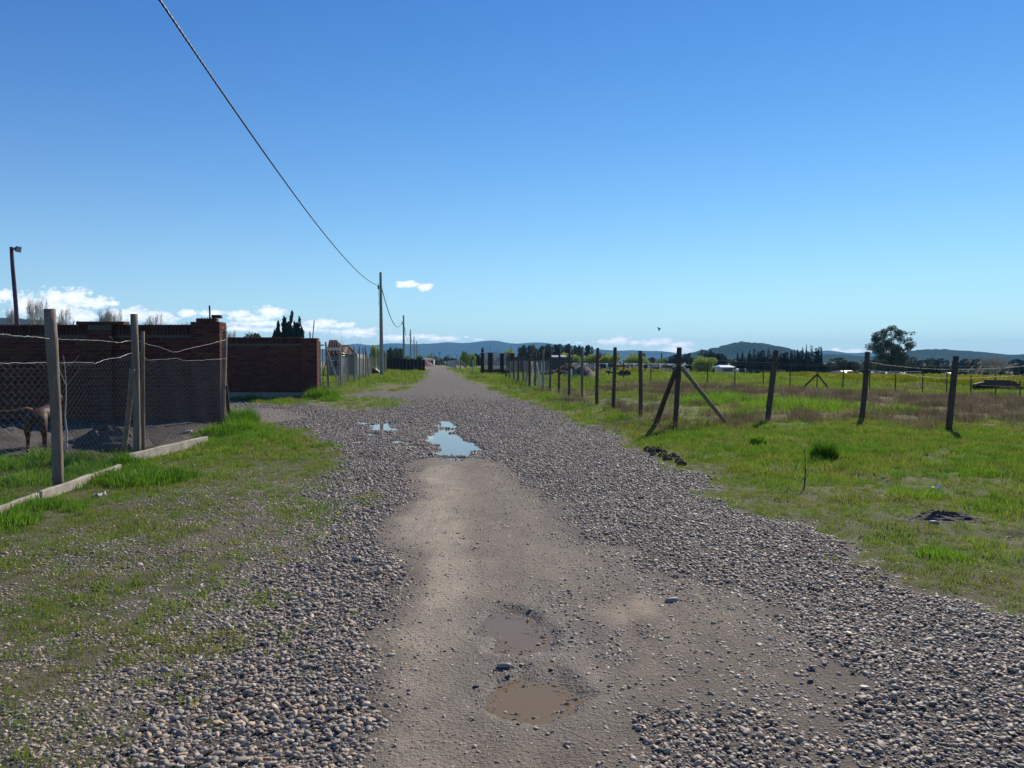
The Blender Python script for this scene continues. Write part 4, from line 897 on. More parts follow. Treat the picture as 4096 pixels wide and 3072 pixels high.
# pilaster in the wall and the end pillar
px0, px1 = X_at(360, WY), X_at(458, WY)
core(w1, px0 + .012, px1 - .012, WY - .10, WY + .01, -.2, wtop + .02, name='pilaster_core')
bricks(w1, wall_run((px0, WY - .11), (px1, WY - .11), .02, wtop - .05, FN), M_BRICK, 'pilaster_brick')
bricks(w1, wall_run((px0 - .25, WY - .13), (px1 + .3, WY - .13), wtop - .0, wtop + .06 + BH, FN, depth=.3), M_BRICK, 'coping_brick')
pt = P(880, 1288, WY).z; qx0, qx1 = X_at(765, WY - .1), wx1; qy0, qy1 = WY - .12, WY + .34
core(w1, qx0 + .012, qx1 - .012, qy0 + .012, qy1 - .012, -.2, pt - .005, name='pillar_core')
bricks(w1, wall_run((qx0, qy0), (qx1, qy0), .02, pt, FN), M_BRICK, 'pillar_brick')
bricks(w1, wall_run((qx1, qy0 + .104), (qx1, qy1), .02, pt, (1, 0, 0), length=.22), M_BRICK, 'pillar_side_brick')
bricks(w1, [(((qx0 + qx1) / 2 + .15 * k, qy0 + .15, pt + BH / 2 + .004), 0, (.14, .28, BH)) for k in (-1, 0, 1)] + [((qx1 - .12, qy0 + .15, pt + BH * 1.5 + .01), 0, (.22, .13, BH))], M_BRICK, 'loose_brick')
for k in range(4): part('rebar', post_mesh((qx1 - .50 + k * .07, qy0 + .2, pt), (qx1 - .50 + k * .07, qy0 + .2, pt + .12), .008, .007, 5), M_RUST, w1)
t_ = P(838, 1222, WY + .1); part('reinforcing_bar', post_mesh((t_.x, WY + .1, pt), t_, .022, .020, 6), M_RUST, w1)
for k in (297, 312): t_ = P(k, 1283, WY + .15); part('rebar', post_mesh((t_.x, WY + .1, wtop), t_, .012, .011, 5), M_RUST, w1)

# the second wall across the side drive
a2 = G(*z(3, 305, 1365)); W2 = a2.y; x20, x21 = X_at(905, W2), X_at(1272, W2); top2 = P(1000, 1349, W2).z
w2 = thing('brick_wall', 'shorter brick wall facing the side drive, with tufts of grass along its foot', 'brick wall', (x20, W2, 0))
core(w2, x20 - 1.5, x21 - .5, W2 + .012, W2 + .17, .22, top2 - .03)
bs = MB(); bs.box(((x20 + x21) / 2 - .8, W2 + .07, .06), (x21 - x20 + 1.3, .22, .36)); part('concrete_base', bs, M_CONC, w2)
cells = wall_run((x20 - 1.5, W2), (x21 - .64, W2), .26, top2 - .30, FN); cells.sort(key=lambda c: c[0][0] < x20); bricks(w2, cells, M_BRICK)
bricks(w2, soldier((x20 - 1.5, W2), (x21 - .64, W2), top2 - .25, .25, FN), M_BRICKD, 'cap_brick')
p2 = P(1272, 1352, W2).z
core(w2, x21 - .60, x21 - .012, W2 - .14, W2 + .30, .02, p2 - .005, name='pillar_core')
bricks(w2, wall_run((x21 - .612, W2 - .152), (x21, W2 - .152), .26, p2, FN), M_BRICK, 'pillar_brick')
bricks(w2, wall_run((x21, W2 - .05), (x21, W2 + .30), .02, p2, (1, 0, 0), length=.22), M_BRICK, 'pillar_side_brick')
for (u, v, r) in ((1239, 1327, .03), (1257, 1282, .022)):
    t_ = P(u, v, W2 + .1); part('reinforcing_bar', post_mesh((t_.x - (.07 if u > 1250 else 0), W2 + .1, p2), t_, r, r, 6), M_RUST if u > 1250 else M_IRON, w2)

# ---------------------------------------------------------------- chain-link fence by the yard
fb = [(-300, 2120), (228, 1967), (547, 1835), (891, 1699)]           # foot of fence: beyond frame, post, post, corner
fp = [on_ground(G(*q)) for q in fb]
cf = thing('chain_link_fence', 'chain-link fence on rough round posts in front of the long brick wall', 'fence', (fp[1].x, fp[1].y, 0), None)
topP1 = P(201, 1236, fp[1].y); topP2 = P(537, 1256, fp[2].y); topP4 = P(900, 1323, fp[3].y)
post(cf, fp[1], topP1, .058, .063, n=14, label='nearest and thickest fence post'); post(cf, fp[2], topP2, .055, .052, n=12, label='post with a strut leaning on it'); post(cf, fp[3], topP4, .052, .055, n=12, label='corner post beside the brick pillar')
p3b = on_ground(G(574, 1828)); p3t = P(571, 1326, p3b.y + .1); post(cf, p3b, p3t, .030, .028, label='thin greenish pole behind the strut')
d0 = fp[1] - (fp[2] - fp[1]) * 1.02; d0.z = 0; post(cf, d0, d0 + Vector((-.03, 0, 2.0)), .058)
s0 = on_ground(G(489, 1818)); post(cf, s0, P(531, 1475, fp[2].y - .09), .045, .04, name='strut', n=10)
s1 = on_ground(G(922, 1690)); post(cf, s1, P(903, 1540, fp[3].y + .02), .045, .04, name='strut', m=M_WOODD)
def zl(k, pts, ys):                                                  # points on a wire: photograph position, depth interpolated between posts
    return [P(*z(k, x, y), float(np.interp(z(k, x, y)[0], ys[0], ys[1]))) for x, y in pts]
us = ([-600, 201, 537, 900], [d0.y - 1.5, fp[1].y - .07, fp[2].y - .06, fp[3].y - .06])
bw = zl(1, [(-900, 770), (-300, 830), (0, 852), (150, 872), (300, 880), (450, 898), (600, 903), (780, 908), (900, 912), (1000, 925), (1060, 930), (1120, 915), (1222, 911), (1290, 940), (1340, 955), (1400, 965), (1470, 992), (1540, 1016), (1600, 1003), (1700, 975), (1800, 955), (1900, 930), (2000, 904)], us)
wire(cf, bw, .0028, name='barbed_wire', sub=8, jit=.003); barbs(cf, bw, .11, M_MESH)
tw = zl(1, [(-900, 1075), (-300, 1095), (0, 1107), (250, 1110), (500, 1110), (700, 1104), (850, 1114), (930, 1080), (1060, 1060), (1150, 1025), (1228, 1012), (1260, 1048), (1310, 1086), (1400, 1080), (1490, 1076), (1560, 1068), (1640, 1092), (1750, 1087), (1900, 1078), (2000, 1072)], us)
wire(cf, tw, .0026, name='tension_wire', sub=8, jit=.003)
cum = [0]
line = [fp[0] + (fp[0] - fp[1]) * .2] + fp[1:]
for q in line[1:]: cum.append(cum[-1] + math.hypot(q.x - line[len(cum) - 1].x, q.y - line[len(cum) - 1].y))
ty = [p.y for p in tw]; tz = [p.z for p in tw]; ly = [p.y for p in line]
chain_link(cf, [(p.x + .0, p.y - .065) for p in line], lambda s: float(np.interp(np.interp(s, cum, ly), ty, tz)) + random.uniform(-.01, .015), .13, .0020, M_MESH, tall=.085)
wire(cf, [P(*z(1, x, y), float(np.interp(z(1, x, y)[0], *us)) - .02) for x, y in [(965, 872), (990, 890), (1000, 920), (1035, 932), (1090, 925)]], .0018, name='loose_wire', m=M_WIRE)
# boards along its foot
def board(name, a, b, h, w, m, label, cat, group=None, rot=0):
    a, b = on_ground(a), on_ground(b); d = b - a; L_ = d.length; mb = MB(); n = 8; yaw = math.atan2(d.y, d.x); R = Euler((rot, 0, 0)).to_matrix()
    bm = bmesh.new(); bmesh.ops.create_cube(bm, size=1); bmesh.ops.subdivide_edges(bm, edges=[e for e in bm.edges if abs(e.verts[0].co.x - e.verts[1].co.x) > .5], cuts=9)
    for v in bm.verts: v.co = R @ Vector((v.co.x * L_, v.co.y * w, v.co.z * h)) + Vector((0, random.gauss(0, .003), random.gauss(0, .003)))
    bmesh.ops.bevel(bm, geom=[e for e in bm.edges if e.is_manifold and e.calc_face_angle(0) > .6], offset=.006, segments=1, affect='EDGES')
    me = bpy.data.meshes.new(name); bm.to_mesh(me); bm.free(); me.materials.append(m); c = (a + b) / 2
    o = link(name, me, None, (c.x, c.y, (a.z + b.z) / 2 + h * .42)); o.rotation_euler = (0, -math.asin(max(-1, min(1, d.z / L_))), yaw); return tag(o, label, cat, group)
KB = 'pale boards edging the chain-link fence'
board('edging_board', G(-330, 2190), G(150, 2006), .10, .05, M_CONCL, 'pale edging board nearest the camera, below the nearest fence post', 'board', KB)
board('edging_board', G(160, 2004), G(480, 1892), .11, .05, M_CONCL, 'middle pale edging board running past the nearest fence post', 'board', KB)
board('edging_board', G(507, 1858), G(826, 1780), .15, .06, M_CONCL, 'widest and whitest edging board, ending by the lush grass corner', 'board', KB)

# lamp pole behind the wall
lb = G(72, 1650); LY = WY + 3.2; q = [P(u, v, LY) for u, v in ((46, 988), (50, 1060), (56, 1130), (62, 1200), (66, 1260), (69, 1310))]
lp = thing('lamp_pole', 'slightly crooked timber pole with a small floodlight, standing behind the garden wall', 'lamp pole', (q[-1].x, LY, 0))
mb = MB(); mb.tube([Vector((q[-1].x + .03, LY, 0))] + q[::-1], [.062, .06, .058, .056, .054, .052, .05], 10, wob=.03); part('pole', mb, mat('stained_pole', (.13, .085, .12), .8, (.08, .05, .07), 4), lp, True)
h_ = P(66, 996, LY); mb = MB(); mb.tube([h_ + Vector((-.10, -.02, .03)), h_ + Vector((-.02, -.02, 0))], .012, 6); part('bracket', mb, M_IRON, lp); mb = MB(); mb.tube([h_ + Vector((-.13, 0, -.12)), h_ + Vector((-.17, 0, -.10))], .02, 8); part('insulator', mb, M_IRON, lp)
mb = MB(); a_ = Vector((.82, -.35, -.15)).normalized()
mb.tube([h_ - a_ * .10, h_ - a_ * .03, h_ + a_ * .09], [.03, .05, .11], 4); part('floodlight', mb, M_IROND, lp)
mb = MB(); mb.tube([h_ + a_ * .091, h_ + a_ * .094], [.09, .09], 4); part('lens', mb, mat('lamp_glass', (.5, .5, .52), .2), lp)

# slim sapling in the yard
sp = on_ground(G(*z(2, 575, 745))); th_ = thing('bare_sapling', 'slim bare sapling just inside the chain-link fence', 'sapling', sp)
mb = MB(); pts = [P(*z(2, x, y), sp.y) for x, y in ((575, 745), (590, 620), (590, 500), (575, 370), (582, 240), (585, 100), (575, -60), (560, -180))]; mb.tube(pts, [.016, .014, .012, .011, .009, .007, .005, .003], 6); part('stem', mb, M_TWIG, th_)
mb = MB(); mb.tube([pts[-2], pts[-2] + Vector((.16, 0, .12)), pts[-2] + Vector((.22, 0, .2))], [.004, .003, .002], 4); mb.tube([pts[-3], pts[-3] + Vector((.2, .05, .28))], [.004, .002], 4); mb.tube([pts[-3], pts[-3] + Vector((-.13, .0, .35))], [.004, .002], 4); part('twigs', mb, M_TWIG, th_)
# spoil heaps in the yard
def heap(name, label, cat, c, rx, ry, h, m, seed, n=22, rough=.25, clods=0):
    c = on_ground(c); r = random.Random(seed); V = [(0, 0, h)]; Fs = []; rings = 9
    for i in range(1, rings + 1):
        t = i / rings
        for j in range(n):
            a = 2 * math.pi * j / n; k = 1 + .22 * math.sin(a * 2 + seed) + .10 * math.sin(a * 5 + seed * 2)
            zz = h * (math.cos(t * math.pi) * .5 + .5) * (1 + r.uniform(-rough, rough)) - (.08 if i == rings else 0)
            V.append((math.cos(a) * rx * t * k, math.sin(a) * ry * t * k, zz))
    for j in range(n): Fs.append((0, 1 + j, 1 + (j + 1) % n))
    for i in range(rings - 1):
        for j in range(n):
            a, b = 1 + i * n + j, 1 + i * n + (j + 1) % n; Fs.append((a, a + n, b + n, b))
    me = bpy.data.meshes.new(name); me.from_pydata(V, [], Fs); me.update(); me.materials.append(m)
    if not clods: me.polygons.foreach_set('use_smooth', [True] * len(me.polygons))
    o = link(name, me, None, c); tag(o, label, cat); return o
heap('soil_heap', 'low heap of broken soil inside the fence, close to the slanting strut', 'soil heap', G(*z(2, 960, 660)), .75, .5, .22, M_HEAP, 3, rough=.5, clods=1)
heap('soil_heap', 'broad low grey mound of soil behind the dog', 'soil heap', G(*z(2, 20, 660)), 1.3, 1.3, .25, M_HEAP, 5, rough=.3)

# ---------------------------------------------------------------- the dog: one continuous body
def skinned(name, joints, edges, radii, m, parent, subd=2, root=0):
    me = bpy.data.meshes.new(name); me.from_pydata([tuple(j) for j in joints], edges, []); me.materials.append(m); o = link(name, me, parent)
    md = o.modifiers.new('skin', 'SKIN'); md.use_smooth_shade = True
    for i, r in enumerate(radii):
        rr = r if hasattr(r, '__len__') else (r, r); me.skin_vertices[0].data[i].radius = rr; me.skin_vertices[0].data[i].use_root = (i == root)
    sb = o.modifiers.new('smooth', 'SUBSURF'); sb.levels = sb.render_levels = subd
    dg = bpy.context.evaluated_depsgraph_get(); ev = o.evaluated_get(dg); nm = bpy.data.meshes.new_from_object(ev)
    o.modifiers.clear(); nm.materials.clear(); nm.materials.append(m); o.data = nm; nm.name = name; return o
def dog():
    b = on_ground(G(150, 1822)); s = 1.0
    t = thing('dog', 'brown dog with a long thin tail standing behind the chain-link fence, seen from behind', 'dog', b, None, .42)
    # local: dog faces +y slightly +x (away from us), tail to -x
    J = [(-.02, 0, .60), (.05, .22, .60), (.12, .48, .62), (.16, .62, .70), (.19, .72, .80), (.20, .80, .84), (.22, .93, .80),
         (-.11, -.03, .50), (-.12, -.10, .35), (-.12, -.02, .20), (-.13, -.03, .04), (-.12, -.10, .02),
         (.08, -.03, .50), (.10, -.09, .35), (.11, .0, .20), (.12, -.02, .04), (.13, -.09, .02),
         (.03, .50, .46), (.03, .50, .26), (.03, .52, .05), (.03, .47, .02), (.21, .50, .46), (.22, .50, .26), (.22, .52, .05), (.22, .47, .02)]
    E = [(0, 1), (1, 2), (2, 3), (3, 4), (4, 5), (5, 6), (0, 7), (7, 8), (8, 9), (9, 10), (10, 11), (0, 12), (12, 13), (13, 14), (14, 15), (15, 16), (2, 17), (17, 18), (18, 19), (19, 20), (2, 21), (21, 22), (22, 23), (23, 24)]
    R = [.125, .105, .125, .075, .065, .070, .035, .085, .055, .030, .026, .028, .085, .055, .030, .026, .028, .055, .034, .026, .028, .055, .034, .026, .028]
    skinned('body', J, E, R, M_DOG, t)
    T0 = [(-.04, -.08, .68), (-.14, -.12, .715), (-.24, -.13, .69), (-.36, -.13, .675), (-.48, -.12, .672), (-.60, -.12, .69)]
    skinned('tail', T0, [(i, i + 1) for i in range(5)], [.026, .018, .014, .012, .010, .007], mat('tan_tail', (.42, .18, .07), .6), t)  # tail far brighter than the coat: rim light put into its colour
    for sx in (-1, 1):
        skinned('ear', [(.20 + sx * .055, .75, .88), (.20 + sx * .075, .74, .83), (.20 + sx * .08, .75, .77)], [(0, 1), (1, 2)], [(.028, .010), (.026, .010), (.012, .007)], M_DOGB, t, 1)
    mb = MB(); mb.tube([Vector(b) + Vector((.17 + .075 * math.cos(a), .66 + .045 * math.sin(a), .72 + .03 * math.sin(a))) for a in np.linspace(0, 6.28, 14)], .012, 6); part('collar', mb, M_RUST, t)
dog()
# ---------------------------------------------------------------- poles and cable along the road
PB = [(1524, 1508, 1089, 16), (1616, 1482, 1261, 9.5), (1643.5, 1471.5, 1318, 6.5), (1658, 1464.5, 1345, 5), (1667.5, 1459.5, 1364, 4), (1674, 1457, 1380, 3.2)]
names = ['nearest and tallest concrete pole, carrying the black cable', 'second concrete pole along the road, in front of the dark wall', 'third concrete pole along the road', 'fourth concrete pole along the road, by the red earth mound', 'fifth concrete pole, thin against the mountains', 'farthest visible concrete pole of the row']
poles = []; attach = []
for i, (u, vb, vt, w) in enumerate(PB):
    b = G(u + (3 if i == 0 else 0), vb); t = P(u - 2, vt, b.y); r = w / F * b.y / 2
    o = thing('utility_pole', names[i], 'utility pole', b, 'concrete poles beside the gravel road')
    mb = MB(); k = 5; pts = [b - Vector((0, 0, .3))] + [b.lerp(t, j / k) for j in range(k + 1)]
    mb.tube(pts, [r * 1.1] + [r * (1.1 - .52 * j / k) for j in range(k + 1)], 8); part('pole', mb, M_CONC, o)
    a = b.lerp(t, .874); a = a + Vector((-r * 1.1, -.05, 0)); attach.append(a)
    mb = MB(); mb.box(a + Vector((.0, 0, -.18)), (.13, .16, .34)); mb.tube([a + Vector((.0, -.1, .22)), a + Vector((0, -.06, -.1))], .02, 5); part('clamp', mb, M_BLACK, o)
    if i == 0:
        mb = MB(); mb.tube([a + Vector((.03, -.04, -.3)), a + Vector((.0, -.05, -.8)), a + Vector((.06, -.02, -1.3)), a + Vector((.02, -.02, -1.9))], .016, 5); part('hanging_lead', mb, M_BLACK, o)
        mb = MB(); mb.tube([b.lerp(t, .58) - Vector((0, 0, .04)), b.lerp(t, .58) + Vector((0, 0, .04))], r * .88, 8); part('band', mb, M_IRON, o)
    poles.append((b, t))
def cable(pts, r, label, coarse=False):
    q = [Vector(p) for p in pts]; tot = 0; mb = MB()
    if coarse: mb.tube(q, r, 5)
    else:                                                  # three twisted cores
        for s in range(3):
            pp = []; L_ = 0
            for i, p in enumerate(q):
                if i: L_ += (p - q[i - 1]).length
                d = (q[min(i + 1, len(q) - 1)] - q[max(i - 1, 0)]).normalized(); a = d.orthogonal().normalized(); b = d.cross(a); an = L_ * 2 * math.pi / .62 + s * 2.094
                pp.append(p + (a * math.cos(an) + b * math.sin(an)) * r * .62)
            mb.tube(pp, r * .6, 5, cap=False)
    o = link('power_cable', mb.mesh('power_cable', M_BLACK, True)); tag(o, label, 'cable', 'cables strung between the concrete poles')
    return o
fit = [1.04908798e-03, -9.25866332e-02, 9.74081756e+00]
a0 = attach[0]; pts = []
b0 = poles[0][0]
for i in range(760):
    t = i / 759; y = a0.y + (-14 - a0.y) * t; x = a0.x + .1 * (a0.y - y)
    zz = np.polyval(fit, y) + (a0.z - np.polyval(fit, a0.y)) * max(0, 1 - t * 5.5) ** 2
    pts.append((x, y, zz))
cable(pts, .023, 'thick twisted black cable rising from the nearest pole across the sky')
for i in range(5):
    a, b = attach[i] + Vector((.25, .1, 0)), attach[i + 1]; sag = [2.1, 1.9, 1.7, 1.5, 1.5][i]
    cable([a.lerp(b, t) - Vector((0, 0, sag * 4 * t * (1 - t) * (1.0))) for t in np.linspace(0, 1, 24)], .045, ['cable sagging between the nearest and second pole', 'cable sagging between the second and third pole', 'cable between the third and fourth pole', 'cable between the fourth and fifth pole', 'cable between the two farthest poles'][i], True)
for i, (x, yt) in enumerate([(585, 580), (463, 590), (705, 617), (722, 617), (832, 618), (500, 603)]):
    u, v = z(5, x, yt); d = 380 + 8 * i; t = P(u, v, d); o = thing('power_pole', ['tallest thin power pole far down the road', 'thin power pole over the white house', 'one of two close power poles, the one nearer the road end', 'one of two close power poles, nearer the large willow', 'faint power pole near the large willow', 'faint thin pole between the far willows'][i], 'power pole', (t.x, d, 0), 'thin power poles far down the road')
    mb = MB(); mb.tube([(t.x, d, -.3), (t.x, d, t.z)], [.16, .11], 6); part('pole', mb, M_WOODD, o)
    mb = MB(); mb.box((t.x, d, t.z - .5), (1.9, .12, .12)); part('crossarm', mb, M_WOODD, o)

M_PALEB = mat('brightened_pale_board', (.72, .64, .50), .7, (.58, .50, .38), 3, stretch=(6, 6, .8))  # pale boards, colour raised to look lit though they face away from the sun
# ---------------------------------------------------------------- mesh gate and fence beyond the second wall
g = G(*z(4, 600, 1335)); GY = g.y
gate = thing('field_gate', 'timber and mesh gate with pale boards and a diagonal brace, beside the second brick wall', 'gate', (X_at(1320, GY), GY, 0))
def pp(k, x, y, d): return P(*z(k, x, y), d)
def gpost(x0, y0, x1, y1, r, m=M_WOOD, nm='post', lab=None, dd=0): post(gate, pp(4, x0, y0, GY + dd), pp(4, x1, y1, GY + dd), r, m=m, name=nm, label=lab)
gpost(355, 1330, 350, 512, .055); gpost(410, 1310, 400, 640, .03, dd=.4); gpost(505, 1335, 455, 522, .06); gpost(418, 1080, 490, 700, .035, nm='strut', dd=-.1)
gpost(690, 1295, 492, 715, .045, M_WOODL, 'diagonal_brace', dd=-.12); gpost(722, 1300, 715, 572, .035, nm='stile', dd=-.02); gpost(690, 1290, 690, 640, .035, nm='stile', dd=.3)
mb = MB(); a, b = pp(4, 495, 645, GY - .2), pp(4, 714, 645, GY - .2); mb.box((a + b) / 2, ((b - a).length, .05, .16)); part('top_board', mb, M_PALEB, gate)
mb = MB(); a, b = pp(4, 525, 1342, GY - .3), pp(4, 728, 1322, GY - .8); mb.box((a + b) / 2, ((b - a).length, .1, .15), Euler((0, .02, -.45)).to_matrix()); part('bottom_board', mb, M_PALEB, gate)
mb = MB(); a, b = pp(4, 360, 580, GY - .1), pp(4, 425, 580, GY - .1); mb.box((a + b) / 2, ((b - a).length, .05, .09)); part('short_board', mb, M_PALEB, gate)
net = lambda a, b, h: chain_link(gate, [a, b], lambda s: h, .14, .0035, M_MESH)
net((pp(4, 350, 1300, GY).x, GY - .1), (pp(4, 500, 1300, GY).x, GY - .1), 2.0)
lf = thing('mesh_fence', 'long grey wire mesh fence running away past the tiled house', 'fence', (X_at(1380, GY), GY, 0))
PL = [(852, 570, 1255), (958, 600, 1262), (1052, 600, 1222), (1118, 620, 1185), (1158, 600, 1172), (1258, 625, 1118), (1325, 650, 1100), (1378, 645, 1092), (1440, 665, 1085), (1495, 680, 1078), (1524, 712, 1068)]
bases = []
for i, (x, yt, yb) in enumerate(PL):
    b = G(*z(4, x, yb)); t = P(*z(4, x, yt), b.y); post(lf, b, t, .00095 * b.y, m=M_WOOD); bases.append(b)
s = G(*z(4, 1212, 1178)); post(lf, s, P(*z(4, 1180, 690), s.y + .5), .05, name='strut')
ln = [(pp(4, 728, 1290, GY).x, GY)] + [(b.x, b.y) for b in bases]
def netting(parent, line, h, hs, vs_, r, m=M_WIRE, name='wire_mesh', lo=.05):
    mb = MB()
    for (a, b) in zip(line[:-1], line[1:]):
        a, b = Vector((a[0], a[1], 0)), Vector((b[0], b[1], 0)); za, zb = float(hz(a.x, a.y)[0]), float(hz(b.x, b.y)[0]); n = max(2, int((b - a).length / vs_))
        k = lo
        while k <= h:
            mb.tube([(a.x, a.y - .05, za + k), ((a.x + b.x) / 2, (a.y + b.y) / 2 - .05, (za + zb) / 2 + k - .015), (b.x, b.y - .05, zb + k)], r, 3, cap=False); k += hs
        for i in range(n):
            p = a.lerp(b, i / n); g_ = za + (zb - za) * i / n; mb.tube([(p.x, p.y - .05, g_ + lo), (p.x, p.y - .05, g_ + h)], r, 3, cap=False)
    return part(name, mb, m, parent, stuff=True)
netting(lf, ln, 1.75, .12, .26, .005, M_MESH)
for hh in (1.85, 2.0): wire(lf, [(a, b, float(gz(a, b)) + hh) for a, b in ln], .008)

# house with hipped tile roof
HD = 74.
house = thing('tiled_house', 'low grey house with a hipped red tile roof behind the mesh fence', 'house', (X_at(1390, HD), HD, 0))
def hp(x, y, d): return P(*z(4, x, y), d)
def roof(parent, A, B, C_, D_, m, name='roof'):            # slope: eaves A-B, ridge D-C, with raised tile rows
    mb = MB(); A, B, C_, D_ = map(Vector, (A, B, C_, D_)); mb.add([A, B, C_, D_], [(0, 1, 2, 3)]); o = part(name, mb, m, parent)
    n = max(4, int((B - A).length / .42)); rows = MB()
    for i in range(n + 1):
        t = i / n; rows.tube([A.lerp(B, t), D_.lerp(C_, t)], .075, 5)
    part('tile_rows', rows, m, o if False else parent, stuff=True)
e0, e1 = hp(455, 742, HD), hp(730, 742, HD); r0, r1 = hp(530, 492, HD + 3), hp(638, 492, HD + 3)
roof(house, e0, e1, r1, r0, M_TILE); roof(house, e1 + Vector((.03, 0, 0)), hp(860, 700, HD + 6), r1 + Vector((.0, .05, 0)), r1 + Vector((.02, .02, 0)), M_TILE)
f0, f1 = hp(735, 745, HD + 1), hp(1000, 748, HD + 5); q0, q1 = hp(725, 580, HD + 4), hp(850, 582, HD + 5)
roof(house, f0, f1, q1, q0, M_TILE)
mb = MB(); a, b = hp(490, 760, HD + .6), hp(715, 760, HD + .6); mb.box(((a.x + b.x) / 2, HD + 2.6, a.z / 2), (b.x - a.x, 4, a.z + .5)); part('wall', mb, M_HWALL, house)
mb = MB(); a, b = hp(740, 760, HD + 2), hp(960, 760, HD + 2); mb.box(((a.x + b.x) / 2, HD + 5.6, a.z / 2), (b.x - a.x, 4, a.z + .3)); part('wall', mb, mat('pale_house_wall', (.35, .33, .31), .8, (.28, .27, .25), 2), house)
for x in (600, 670): 
    mb = MB(); c = hp(x, 830, HD + .5); mb.box((c.x, HD + .55, 1.3), (.6, .08, .6)); wn = part('window', mb, M_WHITE, house); mb = MB(); mb.box((c.x, HD + .5, 1.3), (.48, .02, .48)); part('pane', mb, mat('dark_glass', (.03, .04, .05), .1, spec=.6), wn)

# dark plank wall and things at the end of the road
dw = thing('dark_wall', 'long low black plank wall behind the second and third concrete poles', 'wall', (X_at(1545, 118), 118, 0))
r_ = random.Random(4); x = X_at(1545, 118); i = 0
while x < X_at(1688, 118):
    w = r_.uniform(.45, .6); h = r_.uniform(1.75, 2.0); mb = MB(); mb.box((x + w / 2, 118 + r_.uniform(-.03, .03), h / 2), (w - .02, .06, h)); part('plank', mb, mat('tarred_board', (.028, .024, .022), .85), dw); x += w; i += 1
heap('earth_mound', 'reddish mound of dug earth at the foot of the poles where the road narrows', 'earth mound', G(1688, 1466), 5.0, 7, 2.0, M_EARTHR, 9, rough=.2)
wh = thing('white_house', 'small white house with a pale sagging roof at the end of the road', 'house', (X_at(1712, 300), 300, 0))
mb = MB(); a, b = P(1700, 1440, 300), P(1735, 1452, 300); mb.box(((a.x + b.x) / 2, 302, a.z / 2), (b.x - a.x, 4, a.z + .3)); part('wall', mb, M_WHITE, wh)
mb = MB(); A, B = P(1685, 1441, 299), P(1740, 1444, 299); A2, B2 = P(1698, 1430, 302), P(1730, 1434, 302); mb.add([A, B, B2, A2], [(0, 1, 2, 3)]); part('roof', mb, M_ROOFG, wh)
mb = MB(); A, B = P(1700, 1430, 298), P(1716, 1432, 298); mb.box((A + B) / 2, ((B - A).length, .3, .25)); part('gutter', mb, M_WHITE, wh)
for (u, v, d, n_, l_) in ((1727, 1458, 180, 'white_bag', 'small white bag lying on the verge near the road end'), (1779, 1452, 150, 'white_bag', 'white bag caught on the far mesh fence')):
    c = G(u, v + 1) if u < 1750 else P(u, v, d); me = bpy.data.meshes.new(n_); bm = bmesh.new(); bmesh.ops.create_icosphere(bm, subdivisions=2, radius=.22)
    for q in bm.verts: q.co *= random.uniform(.75, 1.2)
    bm.to_mesh(me); bm.free(); me.materials.append(M_WHITE); tag(link(n_, me, None, c + Vector((0, 0, .15))), l_, 'bag')
# black sack at the foot of the mesh fence
c = G(*z(4, 1312, 1110)); me = bpy.data.meshes.new('black_sack'); bm = bmesh.new(); bmesh.ops.create_icosphere(bm, subdivisions=3, radius=.55)
for q in bm.verts: q.co = Vector((q.co.x * 1.0 + q.co.z * -.5, q.co.y * .7, q.co.z * .8)) * (1 + .12 * math.sin(q.co.x * 9) * math.sin(q.co.z * 11))
bm.to_mesh(me); bm.free(); me.materials.append(M_BLACK); me.materials.append(M_WHITE)
tag(link('black_sack', me, None, c + Vector((0, 0, .5))), 'black sack leaning at the foot of the mesh fence beside the nearest pole', 'sack')
# fence across the road end
ff = thing('mesh_fence', 'distant mesh fence with a slanting brace, beyond the brick gate pillars', 'fence', (X_at(1840, 100), 100, 0))
B5 = [(895, 705, 835), (815, 715, 830), (760, 725, 810), (700, 722, 790), (655, 722, 770), (585, 730, 765), (545, 725, 762)]
lb = []
for x, yt, yb in B5:
    b = G(*z(5, x, yb)); lb.append(b); post(ff, b, P(*z(5, x, yt), b.y), .0008 * b.y)
post(ff, G(*z(5, 1008, 838)), P(*z(5, 905, 720), lb[0].y), .09, name='strut'); netting(ff, [(b.x, b.y) for b in lb], 1.75, .12, .25, .009)
for x in (1070, 1078): b = G(*z(5, x, 868)); post(ff, b, P(*z(5, x, 700), b.y), .05, m=M_IRON)
post(ff, P(*z(5, 822, 790), lb[1].y), P(*z(5, 812, 715), lb[1].y), .07, m=M_WHITE, name='pale_pole')

# ---------------------------------------------------------------- iron railings with brick pillars and the grey wall behind
pg = G(*z(5, 1330, 922)); GD = pg.y
gr = thing('iron_railings', 'dark brick pillars joined by pale spiked iron railings on a low brick wall', 'railings', (X_at(1935, GD), GD, 0))
def pil(x0, x1, yt, yb, d, lab=None):
    a, b = P(*z(5, x0, yt), d), P(*z(5, x1, yt), d); w = b.x - a.x; mb = MB(); mb.box(((a.x + b.x) / 2, d + w / 2, a.z / 2 - .1), (w, w, a.z + .2)); part('pillar', mb, M_BRICKD, gr, label=lab)
    mb = MB(); mb.box(((a.x + b.x) / 2, d + w / 2, a.z + .04), (w * 1.08, w * 1.08, .08)); part('pillar_cap', mb, M_BRICKD, gr)
    bricks(gr, [c for c in wall_run((a.x, d), (b.x, d), .02, a.z - .05, FN, proud=.006)], M_BRICKD, 'pillar_brick', 0)
    return a, b
GD2 = G(*z(5, 1212, 900)).y
A1 = pil(1187, 1244, 606, 900, GD2, 'pillar with a flame-shaped finial'); A2 = pil(1297, 1366, 602, 922, GD); A3 = pil(1475, 1532, 612, 0, GD + 3); A4 = pil(1600, 1692, 612, 0, GD + 2)
